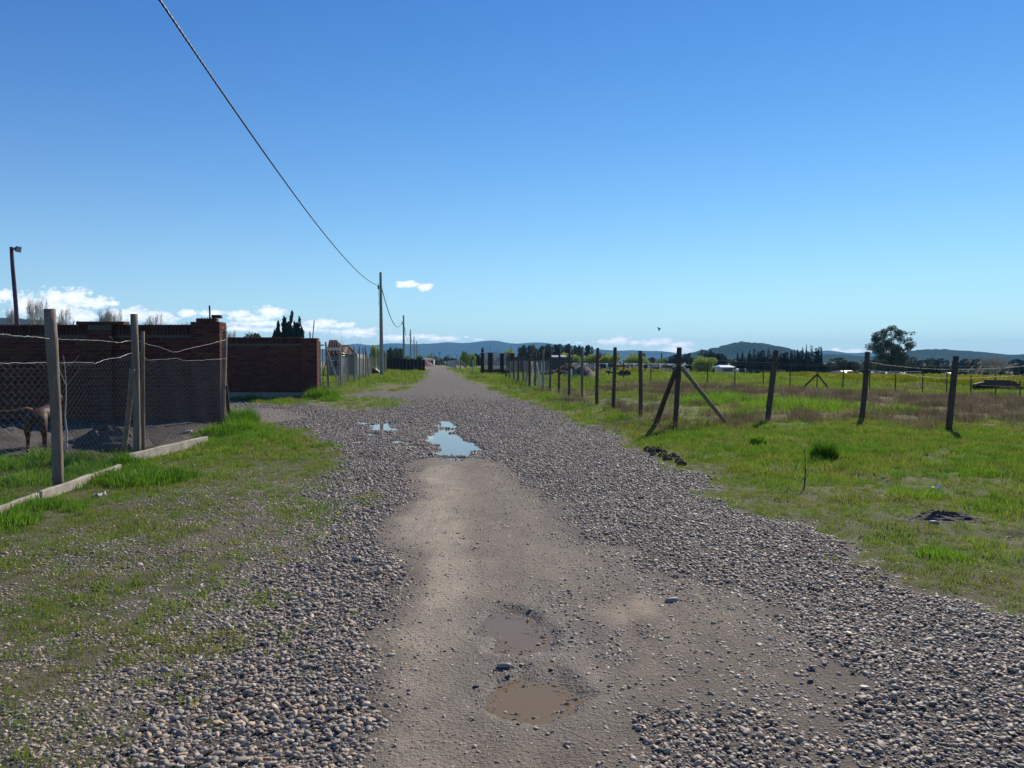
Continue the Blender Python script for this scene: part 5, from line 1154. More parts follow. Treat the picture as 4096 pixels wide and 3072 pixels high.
c = (A1[0] + A1[1]) / 2; c.y += .3; mb = MB(); mb.tube([c + Vector((0, 0, q)) for q in (.05, .12, .2, .38, .62, .85)], [.12, .06, .15, .2, .12, .01], 10); part('finial', mb, M_IROND, gr)
for (x, y0, y1, d) in ((1327, 600, 482, GD + .3), (1646, 612, 480, GD + 2.3)): part('antenna_rod', post_mesh(P(*z(5, x, y0), d), P(*z(5, x, y1), d), .018, .014, 5), M_IROND, gr)
def rail(xa, xb, d0, d1, ytop, ylow, n):
    mbr = MB(); a = P(*z(5, xa, ytop + 25), d0); b = P(*z(5, xb, ytop + 25), d1); a2 = P(*z(5, xa, ylow), d0); b2 = P(*z(5, xb, ylow), d1); a3, b3 = P(*z(5, xa, ytop + 65), d0), P(*z(5, xb, ytop + 65), d1)
    for p, q in ((a, b), (a3, b3), (a2, b2)): mbr.tube([p, q], .035, 4); 
    part('rail', mbr, M_IRON, gr)
    for i in range(n):
        t = (i + .5) / n; p0 = a2.lerp(b2, t); p1 = a.lerp(b, t) + Vector((0, 0, .22)); mb = MB(); mb.tube([p0, p1, p1 + Vector((0, 0, .16))], [.04, .04, .006], 5); part('picket', mb, M_IRON, gr)
rail(1246, 1297, GD2 + .2, GD + .3, 600, 835, 4); rail(1366, 1475, GD + .3, GD + 3.2, 596, 838, 8); rail(1532, 1600, GD + 3, GD + 2.4, 600, 850, 5)
for (xa, xb, d) in ((1244, 1300, GD2 + .2), (1366, 1540, GD + .35), (1535, 1900, GD + 3.4)):
    a, b = P(*z(5, xa, 842), d), P(*z(5, xb, 842), d); mb = MB(); mb.box(((a.x + b.x) / 2, d + .1, a.z / 2 - .2), (b.x - a.x, .2, a.z + .4)); part('low_wall', mb, M_BRICKD, gr)
GW_ = GD + 14
gw = thing('grey_wall', 'long grey masonry wall with dark brick caps behind the receding post fence', 'wall', (X_at(2180, GW_), GW_, 0))
a, b = P(*z(5, 1690, 640), GW_), P(2292, 1431, GW_); b = P(2292, 1431, GW_)
x = a.x; r_ = random.Random(3); nn = 0
while x < b.x - .1:                                        # precast panels between slim uprights
    w = min(2.0, b.x - x); zt0 = P((x + w / 2) / GW_ * F + 2048, 1428, GW_).z
    for k in range(5):
        mb = MB(); mb.box((x + w / 2, GW_ + r_.uniform(-.006, .006), -.1 + (zt0 + .1) * (k + .5) / 5), (w - .03, .08, (zt0 + .1) / 5 - .015)); part('panel', mb, mat('grey_block', (.105, .10, .10), .9, (.075, .07, .07), 1.5, rnd=.15), gw)
    mb = MB(); mb.box((x, GW_ - .03, zt0 / 2), (.14, .16, zt0 + .1)); part('upright', mb, M_MORTARD, gw); x += w; nn += 1
for (u0, u1) in ((2122, 2141), (2161, 2179), (2182, 2198)):
    a, b = P(u0, 1419, GW_ - .2), P(u1, 1430, GW_ - .2); mb = MB(); mb.box(((a.x + b.x) / 2, GW_ - .1, (a.z + b.z) / 2), (b.x - a.x, .5, a.z - b.z)); part('brick_cap', mb, M_BRICKD, gw)
sh = thing('sheet_roof', 'pale corrugated sheets lying along the top of the grey wall', 'roof sheet', (X_at(2220, GW_ + 1), GW_ + 1, 0))
for (u0, v0, u1, v1) in ((2205, 1427, 2265, 1425), (2218, 1431, 2234, 1434), (2240, 1426, 2250, 1425)):
    a, b = P(u0, v0, GW_ + 1), P(u1, v1, GW_ + 1); mb = MB(); mb.box((a + b) / 2, ((b - a).length, 1.2, .04), Euler((.25, 0, 0)).to_matrix()); part('sheet', mb, mat('blue_white_sheet', (.6, .66, .7), .4), sh)

# ---------------------------------------------------------------- the open post fence on the other side of the road
rf = thing('post_fence', 'row of dark round posts receding beside the gravel road', 'fence', (G(2699, 1718).x, G(2699, 1718).y, 0))
RP = [((2699, 1718), (2718, 1390), .066), ((2561, 1668), (2562, 1403), .068), ((2452, 1641), (2461, 1389), .066), ((2388, 1619), (2391, 1392), .070), ((2327, 1600), (2329, 1401), .064), ((2277, 1584), (2279, 1394), .064), ((2236, 1572), (2238, 1394), .064), ((2199, 1565), (2203, 1399), .062),
      ((2171, 1556), (2174, 1399), .06), ((2140, 1545), (2142, 1411), .075), ((2119, 1548), (2119, 1417), .09), ((2093, 1536), (2093, 1421), .06), ((2072, 1535), (2072, 1415), .07), ((2057, 1528), (2055, 1418), .07), ((2037, 1521), (2037, 1418), .065), ((2026, 1515), (2027, 1418), .055), ((2021, 1516), (2032, 1420), .05)]
rb = []
for i, (bp_, tp_, r) in enumerate(RP):
    b = on_ground(G(*bp_)); rb.append(b); post(rf, b, P(*tp_, b.y), r * .86, r * .82, M_WOOD if i in (4, 8) else M_WOODD, n=11, label='braced corner post' if i == 0 else None)
A0 = rb[0]
s = on_ground(G(2622, 1704)); post(rf, s, P(2704, 1478, A0.y - .07), .06, .052, M_WOODD, 'strut', label='dark strut reaching towards the road')
s = on_ground(G(2912, 1700)); post(rf, s, P(2724, 1468, A0.y + .02), .048, .044, M_WOOD, 'strut', label='mossy strut on the field side')
for (u0, v0, u1, v1, m_, r) in ((2103, 1537, 2117, 1442, M_WOODD, .05), (2135, 1541, 2126, 1447, M_IRON, .035), (2165, 1545, 2146, 1451, M_WHITE, .05)):
    s = on_ground(G(u0, v0)); post(rf, s, P(u1, v1, s.y + .3), r, m=m_, name='strut')
for u in (2167, 2177):                                     # two pale uprights farther behind
    b = G(u, 1490 + 10); post(rf, b, P(u, 1447, b.y), .05, m=M_WHITE, name='pale_stake')
post(rf, P(2283, 1492, rb[5].y + .5), P(2283, 1476, rb[5].y + .5), .06, m=M_WHITE, name='white_tag')
RR = [((3070, 1686), (3104, 1402), .085), ((3445, 1676), (3471, 1407), .082), ((3794, 1722), (3824, 1425), .078), ((4240, 1745), (4290, 1420), .08)]
rf2 = thing('post_fence', 'tall leaning round posts edging the weedy field, running away from the braced corner post', 'fence', (G(3070, 1686).x, G(3070, 1686).y, 0))
rc = []
for i, (bp_, tp_, r) in enumerate(RR):
    b = on_ground(G(*bp_)); rc.append(b); post(rf2, b, P(*tp_, b.y), r * .85, r * .8, M_WOODD, n=12)
tops2 = [P(2716, 1420, A0.y - .06)] + [P(t[0] - 4, t[1], b.y - .07) for (_, t, _), b in zip([((0, 0), (3094, 1450), 0), ((0, 0), (3466, 1446), 0), ((0, 0), (3818, 1478), 0), ((0, 0), (4290, 1440), 0)], rc)]
def sagline(pts, sag, n=7):
    out = []
    for a, b in zip(pts[:-1], pts[1:]): out += [Vector(a).lerp(Vector(b), t / n) - Vector((0, 0, sag * 4 * (t / n) * (1 - t / n))) for t in range(n)]
    return out + [Vector(pts[-1])]
for dz in (0, -.2): 
    L_ = sagline([p + Vector((0, 0, dz)) for p in tops2], .03 + .02 * (dz == 0)); wire(rf2, L_, .003, name='barbed_wire', m=M_MESH); 
    if dz > -.3: barbs(rf2, L_, .2, M_RUST)
for dz, vv in ((-.1, 0), (-.25, 0), (-.42, 0), (-1.0, 0)):
    wire(rf, sagline([Vector((b.x, b.y - .06, P(*t, b.y).z + dz)) for b, (_, t, _) in zip(rb[:12], RP)], .02), .0030, name='wire', m=M_RUST)
netting(rf, [(b.x, b.y) for b in rb[7:15]], 1.55, .12, .22, .004, M_MESH)
netting(rf, [(b.x, b.y) for b in rb[:8]], .9, .15, .15, .0020, M_RUST)
# middle fence across the fields
mf = thing('field_fence', 'fence of thin dark stakes crossing the field before the mustard flowers', 'fence', (X_at(3000, 50), 50, 0))
MP = [(2257, 1513, 1427), (2373, 1513, 1430), (2493, 1522, 1440), (2602, 1532, 1445), (2722, 1540, 1448), (2829, 1539, 1452), (2938, 1546, 1460), (3053, 1547, 1462), (3160, 1553, 1463), (3267, 1559, 1465), (3372, 1559, 1472), (3477, 1565, 1484), (3581, 1569, 1487), (3690, 1575, 1490), (3786, 1578, 1492), (3883, 1583, 1499), (3981, 1591, 1500), (4079, 1598, 1522), (4190, 1606, 1526)]
mbs = []
for i, (u, vb, vt) in enumerate(MP): b = G(u, vb); mbs.append(b); post(mf, b, P(u + 2, vt, b.y), .00062 * b.y + .006, m=M_WOODD, n=8)
post(mf, G(3211, 1552), P(3266, 1500, mbs[9].y), .05, m=M_WOODD, name='strut'); post(mf, G(3315, 1554), P(3270, 1497, mbs[9].y), .05, m=M_WOODD, name='strut')
for hh in (.5, .9, 1.3): wire(mf, sagline([b + Vector((0, -.05, hh)) for b in mbs], .02, 3), .005, m=M_RUST)
# trellis stakes of the far plots
for ri, (v0, v1, u0, u1, step, hpx, lab) in enumerate([(1490, 1512, 2330, 4150, 37, 42, 'nearest row of many thin stakes beyond the mustard flowers'), (1484, 1503, 2300, 3000, 27, 36, 'row of stakes in front of the greenhouses'), (1500, 1508, 2980, 4150, 26, 30, 'farther row of short stakes before the dark trees')]):
    st = thing('stake_row', lab, 'stakes', (G((u0 + u1) / 2, (v0 + v1) / 2).x, G((u0 + u1) / 2, (v0 + v1) / 2).y, 0), 'rows of trellis stakes')
    u = u0; bb = []
    while u < u1:
        vb = v0 + (v1 - v0) * (u - u0) / (u1 - u0) + random.uniform(-1, 2); b = G(u, vb); bb.append(b); post(st, b, P(u + random.uniform(-1, 1), vb - hpx * random.uniform(.85, 1.25), b.y), .00040 * b.y, m=M_WOODD, name='stake', n=5); u += step * random.uniform(.8, 1.2)
    for hh in (.8, 1.25): wire(st, [b + Vector((0, 0, hh)) for b in bb], .011, m=M_RUST, n=3)
# ---------------------------------------------------------------- greenhouses, barns, houses
GHN = 0
def greenhouse(k, x0, x1, ytop, yeave, ybot, d, length, lab, torn=False):
    a, b = P(*z(k, x0, yeave), d), P(*z(k, x1, yeave), d); t = P(*z(k, (x0 + x1) / 2, ytop), d); g_ = float(gz(a.x, d)); c = (a.x + b.x) / 2
    o = thing('greenhouse', lab, 'greenhouse', (c, d, g_), 'plastic greenhouses below the willows')
    mb = MB(); L_ = length
    mb.add([(a.x, d, g_), (a.x, d, a.z), (c, d, t.z), (b.x, d, b.z), (b.x, d, g_), (a.x, d + L_, g_), (a.x, d + L_, a.z), (c, d + L_, t.z), (b.x, d + L_, b.z), (b.x, d + L_, g_)],
           [(0, 1, 2, 3, 4), (1, 6, 7, 2), (2, 7, 8, 3), (0, 5, 6, 1), (3, 8, 9, 4), (5, 9, 8, 7, 6)]); part('film', mb, M_PLAST, o)
    fr = MB(); w = b.x - a.x
    for i in range(4): xx = a.x + w * i / 3; zz = a.z + (t.z - a.z) * (1 - abs(i / 3 - .5) * 2); fr.tube([(xx, d - .05, g_), (xx, d - .05, zz)], .03, 4)
    fr.tube([(a.x, d - .05, a.z), (c, d - .05, t.z), (b.x, d - .05, b.z)], .06, 4); fr.tube([(a.x, d - .05, a.z), (b.x, d - .05, b.z)], .05, 4); part('frame', fr, M_WOODD, o)
    if torn:
        tm = MB(); r_ = random.Random(int(x0))
        for _ in range(2): xx = r_.uniform(a.x, b.x); tm.box((xx, d - .12, r_.uniform(g_ + .5, a.z)), (r_.uniform(.3, 1.1), .05, r_.uniform(.15, .7)))
        part('torn_patch', tm, mat('dark_gap', (.05, .055, .05), .8), o)
gh = [(455, 600), (605, 735), (760, 880), (885, 1000), (1015, 1110), (1115, 1225), (1230, 1335), (1340, 1450), (1455, 1560), (1565, 1660), (1680, 1800), (1850, 1920)]
ln_ = ['first greenhouse at the end of the grey wall, with a clean white film', 'white gabled greenhouse just past the first one', 'greyish greenhouse behind the farm trailer', 'greenhouse with ragged film between two tall posts', 'greenhouse with a long bright roof edge', 'greenhouse in the middle of the row with torn sides', 'greenhouse behind the tall post before the corner', 'greenhouse with patched film under the round willow', 'low greenhouse below the slim poplar', 'dirty greenhouse just before the braced corner post', 'greenhouse hidden partly by the dark strut', 'last small greenhouse past the braced corner post']
for i, (x0, x1) in enumerate(gh): greenhouse(6, x0, x1, 640 + (i % 3) * 2 + i * .5, 662 + i, 735, 128 + (i % 3), 16, ln_[i], i > 1)
def lowhouse(k, x0, x1, yr, ye, d, depth, mr, mw, name, lab, cat='house'):
    a, b = P(*z(k, x0, ye), d), P(*z(k, x1, ye), d); t = P(*z(k, x0, yr), d + depth / 2); g_ = float(gz(a.x, d)); o = thing(name, lab, cat, ((a.x + b.x) / 2, d, g_))
    mb = MB(); mb.box(((a.x + b.x) / 2, d + depth / 2, (a.z + g_) / 2 - .05), (b.x - a.x - .4, depth - .5, a.z - g_ - .1)); part('wall', mb, mw, o)
    i_ = (b.x - a.x) * .08
    mb = MB(); e = .05; mb.add([(a.x - .2, d - .2, a.z), (b.x + .2, d - .2, a.z), (b.x - i_, d + depth / 2, t.z), (a.x + i_, d + depth / 2, t.z), (a.x - .2, d + depth + .2, a.z), (b.x + .2, d + depth + .2, a.z)],
                       [(0, 1, 2, 3), (3, 2, 5, 4), (0, 3, 4), (1, 5, 2)]); part('roof', mb, mr, o)
    for s in (.25, .5, .75):
        xx = a.x + (b.x - a.x) * s; mb = MB(); mb.box((xx, d + .22, g_ + 1.2), (.9, .1, .9)); w_ = part('window', mb, M_WHITE, o); mb = MB(); mb.box((xx, d + .15, g_ + 1.2), (.74, .04, .74)); part('pane', mb, MATS['dark_glass'], w_)
    return o
M_SHINY = mat('shiny_sheet_roof', (.8, .8, .8), .25, (.7, .7, .7), 2, metal=.3)
lowhouse(7, 270, 440, 822, 850, 150, 6, M_SHINY, M_WHITE, 'white_roofed_house', 'small house with a glaring white sheet roof among the dark trees')
lowhouse(7, 500, 570, 866, 888, 152, 5, M_SHINY, M_WHITE, 'shed', 'tiny white shed beside the pine group', 'shed')
lowhouse(7, 1855, 2030, 890, 925, 135, 7, M_ROOFG, M_DARKW if 'M_DARKW' in globals() else M_HWALL, 'barn', 'low barn with a dull grey roof near the third tall post', 'barn')
lowhouse(8, -60, 140, 733, 768, 138, 7, M_ROOFG, M_HWALL, 'barn', 'grey roofed barn just before the third tall post', 'barn')
lowhouse(8, 355, 690, 745, 795, 140, 7, M_ROOFG, M_WHITE, 'long_shed', 'long low shed with a pale front behind the lone gum trunk', 'shed')
lowhouse(8, 700, 940, 750, 812, 138, 7, M_ROOFG, M_HWALL, 'barn', 'pinkish grey roofed barn beside the lone gum', 'barn')
lowhouse(8, 1365, 1530, 758, 790, 138, 7, M_ROOFG, M_HWALL, 'shed', 'shed with a pale slanting roof past the last tall post', 'shed')
for (k, x, y, s_, lab) in ((7, 985, 918, .5, 'white car-like shape parked at the field edge beside the leaning post'),):
    c = P(*z(k, x, y), 130); c.z = float(gz(c.x, 130)); o = thing('parked_car', 'small white parked car glinting at the far field edge behind the leaning post', 'car', c)
    mb = MB(); mb.box(c + Vector((0, 0, .6)), (3.6, 1.6, .6)); part('body', mb, M_WHITE, o); mb = MB(); mb.box(c + Vector((.1, 0, 1.1)), (1.9, 1.45, .5)); part('cabin', mb, MATS['dark_glass'], o)
    for sx in (-1.15, 1.15):
        for sy in (-.82, .82):
            mb = MB(); mb.tube([c + Vector((sx, sy - .08, .3)), c + Vector((sx, sy + .08, .3))], .3, 12); part('wheel', mb, M_BLACK, o)
gh_ = G(*z(6, 590, 835)); heap('gravel_heap', 'dark grey heap of gravel behind the receding posts', 'gravel heap', gh_ + Vector((0, 1.4, 0)), 2.2, 2.2, 1.05, M_HEAP, 4, n=40, rough=.06)
heap('soil_heap', 'brown heap of soil against the grey wall', 'soil heap', G(*z(6, 440, 790)) + Vector((-.3, 2, 0)), 2.6, 2, 1.25, M_EARTH, 6, n=36, rough=.1)
heap('soil_heap', 'long low bank of dark soil at the foot of the grey wall', 'soil heap', G(*z(6, 230, 800)) + Vector((0, 1.5, 0)), 3.0, 1.4, .55, M_EARTH, 8, n=36, rough=.15)

# a far belt of woods closing the plain
def woods(name, lab, d0, d1, xa, xb, n, h0, h1, m, seed):
    r = random.Random(seed); mb = MB()
    for _ in range(n):
        d = r.uniform(d0, d1); a = r.uniform(xa, xb); x = a * d; g_ = float(gz(x, d)); h = r.uniform(h0, h1) * (.6 + .8 * float(vn(a * 60, seed, 3))); w = h * r.uniform(.3, .6)
        for _ in range(34):
            p = Vector((r.gauss(0, 1), r.gauss(0, 1), r.gauss(0, 1))).normalized(); q = Vector((x + p.x * w, d + p.y * w, g_ + h * .52 + p.z * h * .5)); s = h * r.uniform(.12, .3)
            u_ = Vector((r.gauss(0, 1), r.gauss(0, 1), r.gauss(0, 1))).normalized() * s; v_ = u_.orthogonal().normalized() * s * .7; mb.add([q - u_, q + v_, q + u_, q - v_], [(0, 1, 2, 3)])
    o = link(name, mb.mesh(name, m)); o['kind'] = 'stuff'
woods('far_woods', '', 330, 480, .04, .72, 420, 2.2, 4.6, M_DARKT, 5)
woods('far_woods', '', 260, 420, -.12, .06, 150, 1.5, 2.6, M_DARKT, 6)
woods('field_hedge', '', 165, 185, .20, .74, 380, 1.5, 3.3, M_DARKT, 7)

# ---------------------------------------------------------------- farm trailer
tb = G(*z(6, 1040, 815)); TD = tb.y
tr_ = thing('farm_trailer', 'rusty flat farm trailer with a raised front seat standing in the yellow flowers', 'trailer', tb)
def tp(x, y, dy=0): return P(*z(6, x, y), TD + dy)
M_RT = mat('rusty_iron', (.13, .06, .035), .85, (.07, .04, .03), 6); M_DK = mat('pale_deck', (.42, .38, .3), .8)
a, b = tp(1040, 760), tp(1160, 760); mb = MB(); mb.box((a + b) / 2 + Vector((0, .9, 0)), ((b - a).length, 1.8, .10)); part('deck', mb, M_DK, tr_)
mb = MB(); a, b = tp(1030, 772), tp(1160, 772); mb.box((a + b) / 2, ((b - a).length, .06, .16)); mb.box((a + b) / 2 + Vector((0, 1.8, 0)), ((b - a).length, .06, .16)); part('side_beam', mb, M_RT, tr_)
a = tp(1148, 782); mb = MB(); mb.box(a + Vector((0, .9, -.02)), (.45, 1.8, .55)); part('tail_box', mb, M_RT, tr_)
a, b = tp(880, 742), tp(1040, 768); mb = MB(); mb.box((a + b) / 2 + Vector((0, .9, -.05)), ((b - a).length, .3, .14), Euler((0, .16, 0)).to_matrix()); part('drawbar', mb, M_RT, tr_)
a, b = tp(884, 740), tp(928, 745); mb = MB(); mb.box((a + b) / 2 + Vector((0, .9, -.05)), ((b - a).length, 1.2, .22)); part('seat', mb, M_RT, tr_)
mb = MB(); mb.tube([tp(905, 750, .9), tp(898, 800, .9)], .07, 6); part('leg', mb, M_RT, tr_)
for (x, dy) in ((1125, .0), (1125, 1.85), (1065, 0), (1065, 1.85)):
    c = tp(x, 795, dy); mb = MB(); n = 16; c.z = .32 + tb.z
    mb.tube([c + Vector((0, -.09, 0)), c + Vector((0, .09, 0))], .32, n); w_ = part('wheel', mb, M_BLACK, tr_); mb = MB(); mb.tube([c + Vector((0, -.1, 0)), c + Vector((0, .1, 0))], .15, 10); part('rim', mb, M_RT, w_)

# ---------------------------------------------------------------- stacked timber at the field end
wb = G(*z(8, 1900, 985)); WD = wb.y
wp = thing('timber_stack', 'long stack of dark sawn timber lying in the field beyond the last tall post', 'timber stack', wb)
def wpt(x, y, dy=0): return P(*z(8, x, y), WD + dy)
r_ = random.Random(8)
rows = [(1640, 2150, 975), (1600, 2160, 962), (1680, 2135, 948), (1660, 2130, 934), (1640, 2120, 920), (1650, 2100, 907), (1745, 2080, 895), (1755, 2060, 883), (1750, 2040, 872)]
for (x0, x1, y) in rows:
    for dy in (0, .35, .7, 1.05):
        a, b = wpt(x0 + r_.uniform(-30, 30), y + r_.uniform(-2, 2), dy), wpt(x1 + r_.uniform(-30, 25), y + r_.uniform(-1, 6), dy); mb = MB(); d = b - a
        mb.box((a + b) / 2, (d.length, .28, .17), Euler((r_.uniform(-.03, .03), -math.asin(max(-1, min(1, d.z / d.length))), math.atan2(d.y, d.x))).to_matrix()); part('timber', mb, M_WOODD if r_.random() < .85 else M_WOOD, wp)
for (x0, y0, x1, y1) in ((1580, 925, 1700, 900), (2100, 950, 2260, 985), (1960, 940, 2200, 970), (1590, 935, 1640, 915)):
    a, b = wpt(x0, y0, -.2), wpt(x1, y1, -.2); mb = MB(); d = b - a; mb.box((a + b) / 2, (d.length, .3, .2), Euler((0, -math.asin(d.z / d.length), math.atan2(d.y, d.x))).to_matrix()); part('timber', mb, M_WOODD, wp)

# ---------------------------------------------------------------- tufts, clods, sticks and litter
def tuft(c, w, h, n, m, name, lab, cat='grass tuft', group=None, seed=0, lean=.35, bw=.010):
    c = on_ground(c); me = blades(n, w, h * .55, h, bw, .6, m, seed + 500, dome=.68); me.name = name; o = link(name, me, None, c); return tag(o, lab, cat, group)
TG = 'tall green grass tufts'
def ft(u, v): return G(u, v)
for i, (u, v, w, h, n, m, lab) in enumerate([(3297, 1842, .19, .42, 800, M_LUSH, 'dark dense rounded grass tuft, largest on the verge, behind the thin dry stick'), (3033, 1786, .14, .34, 500, M_LUSH, 'dense green grass tuft nearer the braced corner post'), (2972, 1672, .3, .35, 300, M_LUSH, 'grass clump at the foot of the leaning post'),
    (*z(3, 1340, 1375), .75, .62, 1100, M_LUSH, 'big dark grass tuft at the end of the second brick wall'), (*z(3, 1180, 1340), .7, .50, 700, M_LUSH, 'grass tuft against the pillar of the second wall'), (*z(3, 960, 1350), .5, .42, 500, M_LUSH, 'round grass tuft by the middle of the second wall'), (*z(3, 790, 1352), .6, .40, 500, M_LUSH, 'low grass tuft under the second wall'), (*z(3, 560, 1365), .55, .28, 350, M_LUSH, 'small grass tuft near the drive edge of the second wall'), (*z(3, 1460, 1395), .55, .35, 450, M_LUSH, 'grass tuft in front of the gate board'),
    (*z(3, 470, 1640), .42, .55, 900, M_LUSH, 'tall bright tuft beside the brick pillar and corner post'), (*z(3, 400, 1659), .3, .42, 500, M_LUSH, 'grass tuft right at the corner post'), (*z(2, 2130, 500), .4, .42, 700, M_LUSH, 'bright tuft spreading beyond the corner post'), (*z(2, 1930, 560), .4, .32, 600, M_LUSH, 'low bright tuft by the end of the whitest board'), (*z(2, 2040, 680), .26, .16, 300, M_LUSH, 'small dark tuft out on the gravelly turf'),
    (*z(2, 1250, 960), .42, .22, 800, M_LUSH, 'spreading tuft in front of the whitest edging board'), (*z(2, 1450, 930), .4, .18, 600, M_LUSH, 'low tuft next to the spreading one'), (*z(2, 960, 940), .3, .20, 500, M_LUSH, 'tuft at the end of the middle edging board'), (*z(2, 1090, 810), .22, .26, 400, M_LUSH, 'tuft in the gap between the boards'), (*z(2, 620, 800), .3, .26, 500, M_LUSH, 'tuft inside the fence beside the sapling'), (*z(2, 380, 760), .28, .30, 500, M_LUSH, 'tuft inside the fence under the dog'), (*z(2, 100, 830), .4, .28, 600, M_LUSH, 'long grass inside the fence near the frame edge'), (*z(2, 250, 950), .4, .22, 600, M_LUSH, 'grass inside the fence behind the middle board'), (*z(2, 800, 860), .35, .2, 500, M_LUSH, 'low grass inside the fence behind the middle board end'),
    (*z(2, 60, 1330), .3, .18, 500, M_LUSH, 'tuft in front of the nearest edging board'), (*z(2, 330, 1190), .3, .12, 400, M_LUSH, 'short tuft below the joint of the boards'),
    (*z(7, 200, 1290), 1.6, .6, 900, M_LUSH, 'bright green clump in the field behind the pale strut'), (*z(7, 1250, 1370), 1.9, .55, 1100, M_LUSH, 'wide pale green clover mound in the weedy field'), (*z(7, 1380, 1400), 1.1, .4, 500, M_LUSH, 'darker edge of the clover mound'), (*z(6, 2080, 1160), .9, .45, 600, M_LUSH, 'green clump behind the pale strut foot'), (*z(6, 450, 850), 1.0, .7, 400, M_LUSH, 'leafy clump at the foot of the gravel heap'),
    (*z(11, 1840, 560), .25, .16, 300, M_LUSH, 'small tuft on the wet verge'), (*z(11, 1500, 1290), .2, .10, 300, M_LUSH, 'flat dark rosette on the near verge'), (*z(11, 1230, 760), .3, .14, 350, M_LUSH, 'tuft beside the flooded grass'), (*z(8, 640, 1250), .7, .35, 300, M_LUSH, 'dark green clump in the dry weeds'),
    (*z(5, 1400, 1020), .5, .35, 200, M_LUSH, 'dark weed on the verge before the railings'), (*z(5, 1190, 990), .7, .5, 250, M_DRY, 'dry weed on the verge before the railings'), (*z(5, 1720, 1050), .4, .5, 200, M_DRY, 'brown dead weed at the foot of the receding posts'), (*z(8, 760, 1130), .4, .6, 250, M_DRY, 'dead bushy weed standing in the field'), (*z(7, 630, 1290), .5, .35, 250, M_DRY, 'dry clump near the leaning post'), (*z(6, 1470, 1010), .4, .3, 200, M_DRY, 'dry clump beside the corner post')]):
    tuft(ft(u, v), w, h, n, m, 'grass_tuft' if m == M_LUSH else 'dry_weed_clump', lab, 'grass tuft' if m == M_LUSH else 'dry weed', TG if m == M_LUSH else 'dry weed clumps', i, bw=.010 if w < .6 else .02)
# turned clods at the road edge
for ci, (pts, lab) in enumerate([([(470, 385), (500, 400), (540, 395), (580, 400), (620, 420), (600, 440), (520, 430)], 'ragged dark clods of turned earth at the gravel edge, farther pile'), ([(680, 470), (710, 450), (740, 460), (770, 490), (800, 520), (650, 470)], 'ragged dark clods of turned earth at the gravel edge, nearer pile')]):
    mb = MB(); c0 = on_ground(G(*z(10, *pts[0])))
    r_ = random.Random(ci)
    for p in pts:
        for _ in range(12):
            c = on_ground(G(*z(10, p[0] + r_.uniform(-15, 15), p[1] + r_.uniform(-6, 6)))); s = r_.uniform(.02, .055); bm = bmesh.new(); bmesh.ops.create_icosphere(bm, subdivisions=1, radius=s)
            mb.add([c + v.co * r_.uniform(.6, 1.3) + Vector((0, 0, s * .5)) for v in bm.verts], [tuple(v.index for v in f.verts) for f in bm.faces]); bm.free()
    mb.v = [(a - c0.x, b - c0.y, c - c0.z) for a, b, c in mb.v]; o = link('earth_clods', mb.mesh('earth_clods', M_EARTH), None, c0); tag(o, lab, 'earth clods', 'clods at the gravel edge')
heap('soil_heap', 'small stony mound on the wet verge at the far side of the gravel', 'soil heap', G(*z(11, 1480, 965)), .42, .28, .06, M_HEAP, 14, rough=.5, clods=1)
st = on_ground(G(*z(11, 262, 700))); o = thing('dry_stick', 'thin bare stick standing upright beside the gravel edge, in front of the dark tuft', 'stick', st)
mb = MB(); pts = [P(*z(11, x, y), st.y) for x, y in ((262, 705), (270, 620), (277, 520), (276, 420), (268, 325))]; mb.tube(pts, [.010, .009, .007, .005, .003], 5); part('stem', mb, M_WOODD, o)
mb = MB(); mb.tube([pts[1], pts[1] + Vector((.05, 0, .13))], [.004, .002], 4); mb.tube([pts[2], pts[2] + Vector((-.04, 0, .1))], [.003, .002], 4); mb.tube([pts[2], pts[2] + Vector((.045, 0, .06))], [.003, .0015], 4); part('twigs', mb, M_WOODD, o)
def stone(u, v, w, lab, m, name='stone', flat=.5):
    c = on_ground(G(u, v)); s = w / F * c.y; me = pebble(random.randint(0, 99)); me.name = name; me.materials.clear(); me.materials.append(m); o = link(name, me, None, c + Vector((0, 0, s * .12))); o.scale = (s, s * .8, s * .9); o.rotation_euler = (0, 0, random.uniform(0, .4)); tag(o, lab, 'stone')
MS = mat('river_stone', (.27, .24, .22), .6, (.2, .18, .17), 6); MSP = mat('pinkish_stone', (.36, .29, .25), .6, (.28, .22, .19), 8); MSD = mat('dark_stone', (.09, .09, .095), .55, (.06, .06, .06), 8)
for a in [(*z(11, 1410, 1010), 50, 'pale rounded stone before the stony mound', MS), (*z(12, 680, 300), 42, 'brown stone at the far rim of the upper brown puddle', MSP), (*z(12, 700, 780), 52, 'broad pinkish stone between the two brown puddles', MSP), (*z(12, 2180, 195), 60, 'long grey stone past the light dirt patch', MS), (*z(12, 1260, 1465), 32, 'round pinkish pebble in front of the brown puddles', MSP), (*z(12, 1150, 905), 32, 'brown stone at the rim of the lower puddle', MSD), (*z(12, 1170, 1005), 28, 'tan stone at the rim of the lower puddle', MSP), (*z(12, 1115, 800), 22, 'small black stone between the brown puddles', MSD),
          (*z(9, 1330, 1425), 20, 'pale upright pebble on the bare track', MSP), (*z(9, 1350, 1385), 15, 'dark pebble on the bare track', MSD), (*z(9, 1230, 1335), 12, 'small dark pebble on the bare track', MSD), (*z(13, 320, 905), 34, 'black stone on the bare wheel track', MSD), (*z(13, 330, 795), 40, 'dark brown stone on the wheel track', MSD), (*z(12, 450, 940), 26, 'dark grey stone beside the lower puddle', MSD), (*z(4, 1590, 1172), 9, 'dark clod on the far verge', MSD)]: stone(*a)
stone(598, 1815, 60, 'pale rock wedged at the foot of the thin pole behind the strut', MSP)
